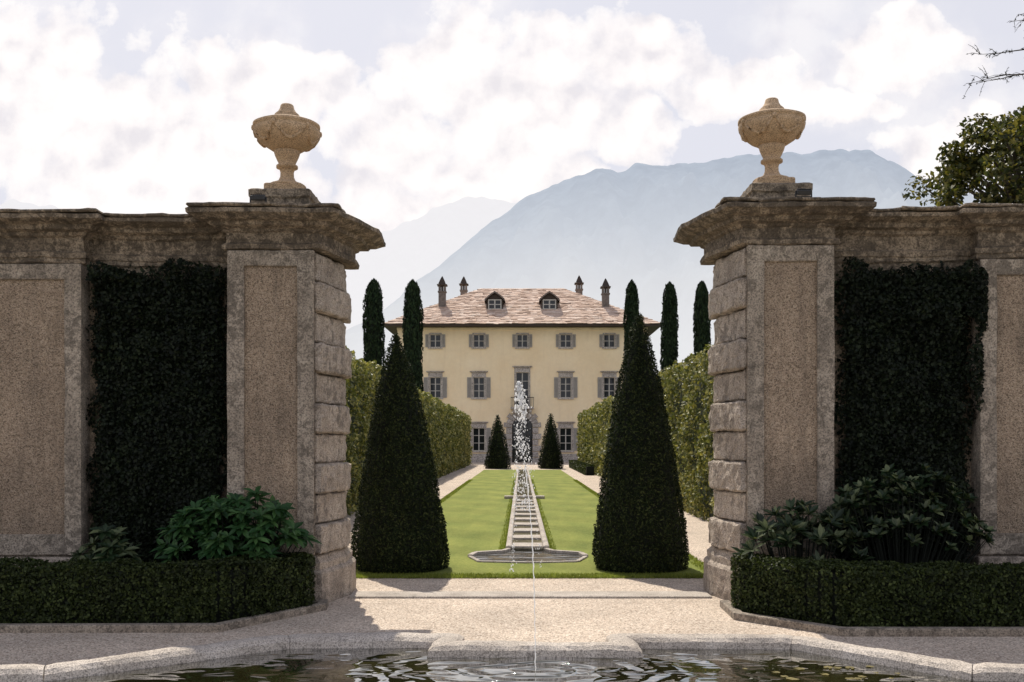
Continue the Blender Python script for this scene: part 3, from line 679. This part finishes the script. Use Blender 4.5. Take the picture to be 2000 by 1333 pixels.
cone(-1.73, 13.2, cprof(3.19, .64), 'large dark yew cone at the left of the lawn, the shorter of the front two', 32000, .042, lean=-.07)
cone(1.52, 13.2, cprof(3.47, .63), 'large dark yew cone at the right of the lawn, tallest of the topiaries', 34000, .042, lean=-.02)
cone(-1.7, 66, cprof(3.65, .85), 'small far yew cone left of the villa doorway', 4200, .13)
cone(1.9, 66, cprof(3.75, .82), 'small far yew cone right of the villa doorway', 4200, .13)

# ------------------------------------------------------------------ tall hedges
def tall_hedge(xi, xo, y0, y1, H, label, seed, n=60000):
    sgn = 1 if xo > xi else -1
    yy = y0 * (y1 / y0) ** RNG.random(n); f_ = RNG.random(n); P = np.zeros((n, 3)); N = np.zeros((n, 3))
    a = f_ < .68; P[a] = np.stack([np.full(a.sum(), xi), yy[a], RNG.random(a.sum()) * H], 1); N[a] = (-sgn, 0, .25)
    b_ = (f_ >= .68) & (f_ < .9); P[b_] = np.stack([xi + sgn * RNG.random(b_.sum()) ** 1.5 * abs(xo - xi), yy[b_], np.full(b_.sum(), H)], 1); N[b_] = (0, 0, 1)
    c_ = (f_ >= .9) & (f_ < .95); P[c_] = np.stack([xi + sgn * RNG.random(c_.sum()) * abs(xo - xi), np.full(c_.sum(), y0), RNG.random(c_.sum()) * H], 1); N[c_] = (0, -1, .2)
    d_ = f_ >= .95; P[d_] = np.stack([np.full(d_.sum(), xo), yy[d_], RNG.random(d_.sum()) * H], 1); N[d_] = (sgn, 0, .2)
    bu = np.array([noise.noise(Vector((p[0] * 1.2, p[1] * 1.2, p[2] * 1.2 + seed))) * .2 + noise.noise(Vector((p[0] * 3.5, p[1] * 3.5, p[2] * 3.5 + seed))) * .16 for p in P])
    P += N * (bu + (RNG.random(n) - .6) * .14)[:, None]
    L = .085 + .0016 * (P[:, 1:2] - 15)
    V, Fq = leaves(P, N, L, L * .62, .7)
    m = MB().box(min(xi + sgn * .22, xo - sgn * .1), max(xi + sgn * .22, xo - sgn * .1), y0 + .12, y1 - .1, .004, H - .22)
    return tag(np_mesh('tall_hedge', [(V, Fq, 0), (m.v, m.f, 1)], [M['hornbeam'], M['hedgecore']]), label, 'hedge')
tall_hedge(-4.2, -5.6, 15, 78, 3.8, 'tall clipped hedge with shaded face along the left gravel path', 1)
tall_hedge(4.0, 5.5, 15, 70, 3.72, 'tall clipped hedge with sunlit yellow-green face along the right path', 4)
P = []; N = []
for i in range(3500):
    y = 52 + 18 * random.random(); f_ = random.random()
    if f_ < .6: P.append((3.35, y, random.random() * .5)); N.append((-1, 0, .2))
    else: P.append((3.35 + .45 * random.random(), y, .5)); N.append((0, 0, 1))
V, Fq = leaves(np.array(P), np.array(N), .13, .09, .7)
m = MB().box(3.4, 3.8, 52, 70, .004, .46)
tag(np_mesh('low_hedge', [(V, Fq, 0), (m.v, m.f, 1)], [M['box'], M['core']]), 'low trimmed hedge edging the far right end of the gravel path', 'hedge')

# ------------------------------------------------------------------ cypresses
def cypress(cx, cy, H, r, label, seed):
    root = thing('cypress_tree', label, 'cypress', (cx, cy, 0), None)
    MB().tube([(cx, cy, -.02), (cx, cy, 1.5), (cx, cy, H * .6)], [.16, .13, .05], 8).build('trunk', M['bark'], root)
    prof = [(.3 * r, .5), (.7 * r, 1.2), (.95 * r, 3), (1.0 * r, H * .45), (1.0 * r, H * .75), (.92 * r, H * .88), (.72 * r, H * .95), (.4 * r, H * .985), (.02, H)]
    n = 9000; zz = np.array([p[1] for p in prof]); rr = np.array([p[0] for p in prof])
    z = .5 + (H - .5) * RNG.random(n); a = RNG.random(n) * 6.2832; r0 = np.interp(z, zz, rr)
    wb = np.array([noise.noise(Vector((math.cos(q) * 1.6 + seed, math.sin(q) * 1.6, w_ * .8))) * .2 + noise.noise(Vector((math.cos(q) * 4 + seed, math.sin(q) * 4, w_ * 2.2))) * .16 for q, w_ in zip(a, z)])
    r_ = r0 * (1 + wb) + (RNG.random(n) - .6) * .09
    P = np.stack([cx + r_ * np.cos(a), cy + r_ * np.sin(a), z], 1); N = np.stack([np.cos(a), np.sin(a), np.full(n, .35)], 1)
    V, Fq = leaves(P, N, .26, .09, .5, (0, 0, 1), .8)
    m = MB().lathe([(max(.02, p[0] * .82), p[1] - (.1 if i == len(prof) - 1 else 0)) for i, p in enumerate(prof)], cx, cy, 18, .12)
    np_mesh('crown', [(V, Fq, 0), (m.v, m.f, 1)], [M['cypress'], M['core']], root, (cx, cy, 0))
def cyp(px, top, hw, Y, label, seed): cypress(-.1 + (px - 1018) * Y / 1900, Y, 1.7 + (867 - top) * Y / 1900, hw * Y / 1900, label, seed)
cyp(730, 547, 18.5, 70, 'slender dark cypress furthest left, clear of the villa roof', 1)
cyp(806, 549, 18.5, 68, 'slender dark cypress overlapping the left end of the villa', 2)
cyp(1234, 549, 14, 74, 'slender dark cypress behind the tall right yew cone', 3)
cyp(1308, 553, 15, 70, 'slender dark cypress just right of the villa roof corner', 4)
cyp(1371, 551, 15, 68, 'slender dark cypress furthest right, beside the right gate pier', 5)

# ------------------------------------------------------------------ water stair on the lawn
rill = thing('water_rill', 'narrow stone-edged water channel stepping up the middle of the lawn', 'rill', (0, 30, 0))
y = 15.3; i = 0
while y < 61.5:
    L = 1.37
    for s_ in (-1, 1):
        x0, x1 = (-.345, -.245) if s_ < 0 else (.245, .345)
        MB().box(x0, x1, y + .006, y + L - .006, 0, .095 + .006 * ((i * 7 + (s_ > 0) * 3) % 5) / 5).build('kerb_stone', M['coping'], rill, bevel=.03, seg=3)
    if y < 29:
        MB().box(-.243, .243, y + .1, y + .78, .02, .066).box(-.243, .243, y + .06, y + .2, .02, .082).build('step', M['coping'], rill, bevel=.01)
    y += L; i += 1
MB().box(-.62, .62, 29.7, 30.05, 0, .10).build('cross_slab', M['coping'], rill, bevel=.02)
sheet('water', [(-.25, 15.3), (.25, 15.3), (.25, 62), (-.25, 62)], .05, M['rillwater'])
basin = thing('lawn_basin', 'fan-shaped stone basin sunk in the lawn at the foot of the rill', 'basin', (0, 14.4, 0))
for s_ in (-1, 1):
    for a, b_, h_, hw_ in (((.30, 15.28), (.38, 15.02), .06, .04), ((.38, 15.02), (.80, 14.78), .06, .045), ((.80, 14.78), (.86, 14.45), .055, .04), ((.86, 14.45), (.70, 13.86), .036, .03), ((.70, 13.86), (0.003, 13.74), .032, .03)):
        m = MB(); chain_strip(m, [a, b_], hw_, 0, h_); m.build('rim_stone', M['coping'], basin, s_ < 0, bevel=.008)
hp = [(.30, 15.28), (.38, 15.02), (.80, 14.78), (.86, 14.45), (.70, 13.86), (.003, 13.74)]
sheet('water', [(-x, y) for x, y in hp] + hp[::-1], .022, M['basinwater'])

# ------------------------------------------------------------------ villa
VY = 88.0
villa = thing('villa', 'large cream ochre villa with grey shutters and stone slab hipped roof', 'villa', (0, VY, 0))
XC = [-7.87, -3.93, 0, 3.93, 7.87]
ops = []
for x in XC: ops.append(('attic', x, 10.42, 11.58, .98))
for x in (XC[0], XC[1], XC[3], XC[4]): ops.append(('first', x, 5.85, 7.7, 1.0)); ops.append(('ground', x, 1.05, 3.12, 1.08))
ops.append(('centre', 0, 5.0, 8.15, 1.15)); ops.append(('portal', 0, -.05, 4.1, 1.86))
HW = 11.3; ZT = 12.4
m = MB(); xs = sorted({-HW, HW} | {round(o[1] - o[4] / 2, 4) for o in ops} | {round(o[1] + o[4] / 2, 4) for o in ops})
zs_ = sorted({-.1, ZT} | {o[2] for o in ops} | {o[3] for o in ops})
for i in range(len(xs) - 1):
    for j in range(len(zs_) - 1):
        cx, cz = (xs[i] + xs[i + 1]) / 2, (zs_[j] + zs_[j + 1]) / 2
        if any(abs(cx - o[1]) < o[4] / 2 and o[2] < cz < o[3] for o in ops): continue
        m.add([(xs[i], VY, zs_[j]), (xs[i + 1], VY, zs_[j]), (xs[i + 1], VY, zs_[j + 1]), (xs[i], VY, zs_[j + 1])], [(0, 1, 2, 3)])
for o in ops:
    a, b_, c, d = o[1] - o[4] / 2, o[1] + o[4] / 2, o[2], o[3]; e = .3
    m.add([(a, VY, c), (a, VY + e, c), (a, VY + e, d), (a, VY, d)], [(0, 1, 2, 3)]); m.add([(b_, VY, c), (b_, VY + e, c), (b_, VY + e, d), (b_, VY, d)], [(3, 2, 1, 0)])
    m.add([(a, VY, d), (b_, VY, d), (b_, VY + e, d), (a, VY + e, d)], [(3, 2, 1, 0)]); m.add([(a, VY, c), (b_, VY, c), (b_, VY + e, c), (a, VY + e, c)], [(0, 1, 2, 3)])
m.add([(-HW, VY, -.1), (-HW, 104, -.1), (-HW, 104, ZT), (-HW, VY, ZT)], [(3, 2, 1, 0)]); m.add([(HW, VY, -.1), (HW, 104, -.1), (HW, 104, ZT), (HW, VY, ZT)], [(0, 1, 2, 3)])
m.add([(-HW, 104, -.1), (HW, 104, -.1), (HW, 104, ZT), (-HW, 104, ZT)], [(3, 2, 1, 0)])
m.build('wall', M['plaster'], villa)
MB().box(-HW - .05, -1.72, VY - .06, VY - .002, -.1, .78).box(1.72, HW + .05, VY - .06, VY - .002, -.1, .78).build('plinth', M['greystone'], villa)
MB().box(-HW - .04, HW + .04, VY - .09, VY - .003, 11.95, 12.2).build('eaves_band', M['plaster'], villa, bevel=.03)
def window(kind, x, z0, z1, w):
    m = MB(); f = .15 if kind != 'attic' else .1; y0 = VY - .06
    m.box(x - w / 2 - f, x - w / 2, y0, VY + .02, z0 - .0, z1).box(x + w / 2, x + w / 2 + f, y0, VY + .02, z0, z1)
    m.box(x - w / 2 - f, x + w / 2 + f, y0 - .005, VY + .02, z1, z1 + f + .02).box(x - w / 2 - f - .08, x + w / 2 + f + .08, y0 - .09, VY + .02, z0 - .14, z0)
    win = m.build('window', M['greystone'], villa)
    MB().box(x - w / 2, x + w / 2, VY + .2, VY + .22, z0, z1).build('pane', M['glass'], win)
    m = MB(); b = .055; yf = VY + .14
    m.box(x - w / 2, x - w / 2 + b, yf, yf + .05, z0, z1).box(x + w / 2 - b, x + w / 2, yf, yf + .05, z0, z1).box(x - w / 2 + b, x + w / 2 - b, yf, yf + .05, z0, z0 + b).box(x - w / 2 + b, x + w / 2 - b, yf, yf + .05, z1 - b, z1)
    m.box(x - .045, x + .045, yf - .01, yf + .045, z0 + b, z1 - b)
    for q in ([.5] if kind == 'attic' else [.34, .67] if kind != 'centre' else [.25, .5, .75]):
        zz = z0 + (z1 - z0) * q; m.box(x - w / 2 + b, x + w / 2 - b, yf + .004, yf + .04, zz - .028, zz + .028)
    m.build('sash', M['sash'], win)
    if kind in ('first', 'ground', 'centre'):
        zt = z1 + f + .02; hwid = w / 2 + f
        MB().box(x - hwid, x + hwid, y0 + .003, VY + .02, zt, zt + .22).mould([(x - hwid, VY - .06), (x + hwid, VY - .06), (x + hwid, VY + .02), (x - hwid, VY + .02)], [(.02, zt + .22), (.06, zt + .26), (.16, zt + .31), (.18, zt + .37), (0, zt + .40)]).build('hood', M['greystone'], win)
    if kind in ('first', 'ground', 'attic'):
        sw = .40 if kind != 'attic' else .30
        for s_ in (-1, 1):
            xa = x + s_ * (w / 2 + f + .01); xb = xa + s_ * sw; lo, hi = min(xa, xb), max(xa, xb); m = MB()
            m.box(lo, lo + .06, VY - .075, VY - .025, z0, z1).box(hi - .06, hi, VY - .075, VY - .025, z0, z1).box(lo + .06, hi - .06, VY - .075, VY - .025, z0, z0 + .07).box(lo + .06, hi - .06, VY - .075, VY - .025, z1 - .07, z1)
            zz = z0 + .09
            while zz < z1 - .1:
                m.add([(lo + .06, VY - .07, zz), (hi - .06, VY - .07, zz), (hi - .06, VY - .03, zz + .055), (lo + .06, VY - .03, zz + .055)], [(0, 1, 2, 3)]); zz += .07
            m.box(lo + .06, hi - .06, VY - .03, VY - .026, z0 + .07, z1 - .07)
            m.build('shutter', M['shutter'], win)
for o in ops:
    if o[0] != 'portal': window(*o)
bal = MB().box(-1.05, 1.05, VY - .75, VY - .003, 4.83, 4.98).box(-.85, -.6, VY - .6, VY - .004, 4.5, 4.83).box(.6, .85, VY - .6, VY - .004, 4.5, 4.83).build('balcony', M['greystone'], villa)
m = MB().box(-1.03, 1.03, VY - .73, VY - .68, 5.82, 5.88).box(-1.03, -.98, VY - .68, VY - .003, 5.82, 5.88).box(.98, 1.03, VY - .68, VY - .003, 5.82, 5.88)
for i in range(15): x = -1.0 + i * 2.0 / 14; m.box(x - .015, x + .015, VY - .72, VY - .69, 4.98, 5.82)
m.build('railing', M['iron'], bal)
por = MB()
for s_ in (-1, 1):
    for i in range(6):
        o_ = 1.72 if i % 2 == 0 else 1.45; a, b_ = sorted((s_ * .93, s_ * o_)); por.box(a, b_, VY - .16 + .015 * (i % 2), VY + .28, -.08 + i * .545, .42 + i * .545)
zc = 3.17; nv = 11
for i in range(nv):
    a0 = math.pi * i / nv + .012; a1 = math.pi * (i + 1) / nv - .012; ro = 1.72 if i % 2 == 0 else 1.5; ri = .93; q = []
    if i == 5: ro = 1.85
    for yv in (VY - .17 + .012 * (i % 2), VY + .28):
        q += [(ri * math.cos(a0), yv, zc + ri * math.sin(a0)), (ro * math.cos(a0), yv, zc + ro * math.sin(a0)), (ro * math.cos(a1), yv, zc + ro * math.sin(a1)), (ri * math.cos(a1), yv, zc + ri * math.sin(a1))]
    por.add(q, [(0, 1, 2, 3), (7, 6, 5, 4), (0, 4, 5, 1), (1, 5, 6, 2), (2, 6, 7, 3), (3, 7, 4, 0)])
por.build('portal', M['greystone'], villa, bevel=.03)
dr = MB().box(-.92, .92, VY + .25, VY + .29, -.05, 4.12).build('door', M['glass'], villa)
m = MB()
for x in (-.9, -.46, 0, .46, .9): m.box(x - .04, x + .04, VY + .2, VY + .249, -.04, 4.1)
for z in (.0, .9, 1.9, 2.9): m.box(-.9, .9, VY + .205, VY + .245, z, z + .07)
m.build('door_frame', M['iron'], dr)
E = [Vector((-12.45, 86.85, 12.42)), Vector((12.45, 86.85, 12.42)), Vector((12.45, 105.15, 12.42)), Vector((-12.45, 105.15, 12.42))]
R0, R1 = Vector((-4.05, 96, 17.0)), Vector((4.05, 96, 17.0))
m = MB(); dn = Vector((0, 0, -.06))
m.add([e + dn for e in E] + [R0 + dn, R1 + dn], [(0, 1, 5, 4), (1, 2, 5), (2, 3, 4, 5), (3, 0, 4)])
m.add([e + Vector((0, 0, -.2)) for e in E] + [e + dn for e in E], [(3, 2, 1, 0), (0, 1, 5, 4), (1, 2, 6, 5), (2, 3, 7, 6), (3, 0, 4, 7)])
eav = m.build('eaves', M['wood'], villa)
m = MB(); rs = random.Random(21)
def slabs(e0, e1, r0, r1, rows):
    nr = (e1 - e0).cross(r0 - e0).normalized()
    for i in range(rows):
        s0 = i / rows; s1 = (i + 1.25) / rows; tt = 0.0; wid = (e0.lerp(r0, s0) - e1.lerp(r1, s0)).length
        while tt < 1:
            w = rs.uniform(.26, .68) / max(.6, wid); t1 = min(1.0, tt + w)
            if 1 - t1 < .02: t1 = 1
            s1_ = min(1.0, s1 + rs.uniform(-.01, .0)); s0_ = s0 + rs.uniform(-.010, .006) if i else s0 - rs.uniform(0, .012)
            P_ = lambda s_, q: e0.lerp(r0, s_).lerp(e1.lerp(r1, s_), q)
            lo = rs.uniform(.045, .095); hi = rs.uniform(.0, .02)
            a, b_, c, d = P_(s0_, tt) + nr * lo, P_(s0_ + rs.uniform(-.005, .005), t1) + nr * (lo + rs.uniform(-.02, .02)), P_(s1_, t1) + nr * hi, P_(s1_, tt) + nr * hi
            q = [a - nr * .06, b_ - nr * .06, c - nr * .06, d - nr * .06, a, b_, c, d]
            m.add(q, [(3, 2, 1, 0), (4, 5, 6, 7), (0, 1, 5, 4), (1, 2, 6, 5), (2, 3, 7, 6), (3, 0, 4, 7)])
            tt = t1
slabs(E[0], E[1], R0, R1, 24); slabs(E[1], E[2], R1, R1, 22); slabs(E[3], E[0], R0, R0, 22); slabs(E[2], E[3], R1, R0, 17)
roof = m.build('roof', M['slab'], villa)
def dormer(x):
    yf = 90.3; zb = 14.02; w = .76; zt = 14.98
    pk = lambda a: .42 * math.sin(a) ** .9 + .34 * max(0, 1 - abs(math.cos(a)) * 1.3)
    arc = [(w * math.cos(a), zt + pk(a) * .85) for a in [math.pi * i / 16 for i in range(17)]]
    face = [(w, zb - .1)] + arc + [(-w, zb - .1)]
    m = MB(); nn = len(face)
    m.add([(x + a, yf, b_) for a, b_ in face] + [(x + a, 94, b_) for a, b_ in face], [tuple(range(nn))[::-1]] + [(i, i + 1, nn + i + 1, nn + i) for i in range(nn - 1)])
    d = m.build('dormer', M['wood'], villa)
    out = [((w + .2) * math.cos(a), zt - .04 + 1.16 * pk(a)) for a in [math.pi * i / 16 for i in range(17)]]
    inn = [((w + .07) * math.cos(a), zt - .04 + .97 * pk(a)) for a in [math.pi * i / 16 for i in range(17)]]
    m = MB(); k_ = 17
    m.add([(x + a, yf - .3, b_) for a, b_ in out] + [(x + a, yf - .3, b_) for a, b_ in inn] + [(x + a, 94.2, b_) for a, b_ in out] + [(x + a, 94.2, b_) for a, b_ in inn],
          [(i, i + 1, k_ + i + 1, k_ + i) for i in range(16)] + [(2 * k_ + i, 2 * k_ + i + 1, i + 1, i) for i in range(16)] + [(k_ + i, k_ + i + 1, 3 * k_ + i + 1, 3 * k_ + i) for i in range(16)])
    m.build('hood', M['chimney'], d)
    MB().box(x - .56, x + .56, yf - .03, yf - .004, zb + .12, zt + .1).build('pane', M['glass'], d)
    m = MB(); za, zb_ = zb + .12, zt + .1
    m.box(x - .62, x - .52, yf - .07, yf - .02, za, zb_).box(x + .52, x + .62, yf - .07, yf - .02, za, zb_).box(x - .52, x + .52, yf - .07, yf - .02, za, za + .1).box(x - .52, x + .52, yf - .07, yf - .02, zb_ - .1, zb_)
    m.box(x - .06, x + .06, yf - .075, yf - .025, za + .1, zb_ - .1).box(x - .52, x - .06, yf - .065, yf - .03, (za + zb_) / 2 - .04, (za + zb_) / 2 + .04).box(x + .06, x + .52, yf - .065, yf - .03, (za + zb_) / 2 - .04, (za + zb_) / 2 + .04)
    m.build('sash', M['sash'], d)
dormer(-2.55); dormer(2.52)
def chimney(x, y, zb, ztop):
    w = .33; zl = ztop - 1.55; m = MB().box(x - w, x + w, y - w, y + w, zb, zl).box(x - w - .07, x + w + .07, y - w - .07, y + w + .07, zl, zl + .12)
    c = m.build('chimney', M['chimney'], villa)
    m = MB()
    for sx_ in (-1, 1):
        for sy_ in (-1, 1): m.box(x + sx_ * .24 - .09, x + sx_ * .24 + .09, y + sy_ * .24 - .09, y + sy_ * .24 + .09, zl + .12, zl + .62)
    m.box(x - .1, x + .1, y - .1, y + .1, zl + .12, zl + .62)
    m.build('lantern', M['chimney'], c)
    m = MB(); q = w + .12
    m.mould([(x - q, y - q), (x + q, y - q), (x + q, y + q), (x - q, y + q)], [(0, zl + .62), (.03, zl + .72), (-.1, zl + .78), (-.22, zl + 1.1), (-.36, zl + 1.42), (-.44, zl + 1.55)]).build('cap', M['wood'], c)
chimney(-7.5, 91.2, 13.7, 17.4); chimney(7.8, 91.2, 13.7, 17.2); chimney(-6.0, 100, 14.2, 18.9); chimney(5.85, 100, 14.2, 19.0)

# ------------------------------------------------------------------ trees beyond the right wall
def crown_leaves(clumps, per, L, Wd, rs, flat=.8):
    P = []
    for (c, r) in clumps:
        for i in range(per):
            d = Vector((rs.gauss(0, 1), rs.gauss(0, 1), rs.gauss(0, 1))).normalized() * r * (rs.random() ** .45)
            P.append((c[0] + d.x, c[1] + d.y, c[2] + d.z * flat))
    P = np.array(P); return leaves(P, np.tile([0, -.2, .6], (len(P), 1)), L, Wd, 1.0)
rs = random.Random(31)
bx, by = 10.55, 20.5
tr_ = thing('leafy_tree', 'olive-green leafy tree rising above the right garden wall', 'tree', (bx, by, 0))
tk = MB(); tk.tube([(bx, by, -.05), (bx + .1, by, 2.5), (bx - .05, by + .1, 5), (bx, by, 7.4)], [.24, .19, .13, .05], 10)
cl_ = []
for i in range(120):
    a = rs.random() * 6.283; zz = rs.uniform(4.2, 8.5); R_ = 2.4 * math.sqrt(max(.05, 1 - ((zz - 5.9) / 3.0) ** 2)); q = rs.random() ** .5 * R_
    c = (bx + q * math.cos(a), by + q * math.sin(a) * .9, zz); cl_.append((c, rs.uniform(.28, .5)))
    zb = max(2.4, zz - 1.2 - .3 * q); tk.tube([(bx, by, zb), (bx + (c[0] - bx) * .5, by + (c[1] - by) * .5, (zb + zz) / 2 + .2), c], [.06, .035, .012], 6)
tk.build('trunk', M['bark'], tr_)
V, Fq = crown_leaves(cl_, 190, .12, .075, rs)
np_mesh('crown', [(V, Fq, 0)], [M['treeleaf']], tr_, (bx, by, 0))
tr2 = thing('bare_conifer', 'thin dark conifer branches high above the leafy tree at the right edge', 'tree', (12.2, 21, 0))
bx, by = 12.2, 21.0; tk = MB(); tk.tube([(bx, by, -.05), (bx, by, 6), (bx, by, 12.5)], [.26, .17, .04], 10); ND = []
for i in range(34):
    z = 5.5 + 6.6 * i / 34; a = math.pi + rs.uniform(-1.0, 1.0) if i % 2 == 0 else rs.random() * 6.283; L = rs.uniform(1.1, 1.5)
    if i in (21, 22, 24): L = 2.45; a = math.pi + rs.uniform(-.15, .15)
    pts = []
    for q in range(8):
        s_ = q / 7; pts.append((bx + math.cos(a) * L * s_, by + math.sin(a) * L * s_, z + .35 * s_ * L * .3 - .4 * s_ * s_ + rs.gauss(0, .03)))
    tk.tube(pts, [.03 * (1 - .85 * q / 7) for q in range(8)], 5)
    for q in range(2, 8):
        for r_ in range(3):
            d = Vector((math.cos(a) * .5 + rs.gauss(0, .45), math.sin(a) * .5 + rs.gauss(0, .45), rs.gauss(0, .3))).normalized() * rs.uniform(.15, .4)
            p = Vector(pts[q]); tk.tube([p, p + d * .6 + Vector((0, 0, .03)), p + d], [.007, .005, .003], 4)
            for w_ in range(5): ND.append(tuple(p + d * rs.random()))
tk.build('trunk', M['bark'], tr2)
V, Fq = leaves(np.array(ND), np.tile([0, 0, 1], (len(ND), 1)), .09, .018, 1.0)
np_mesh('crown', [(V, Fq, 0)], [M['cypress']], tr2, (12.2, 21, 0))
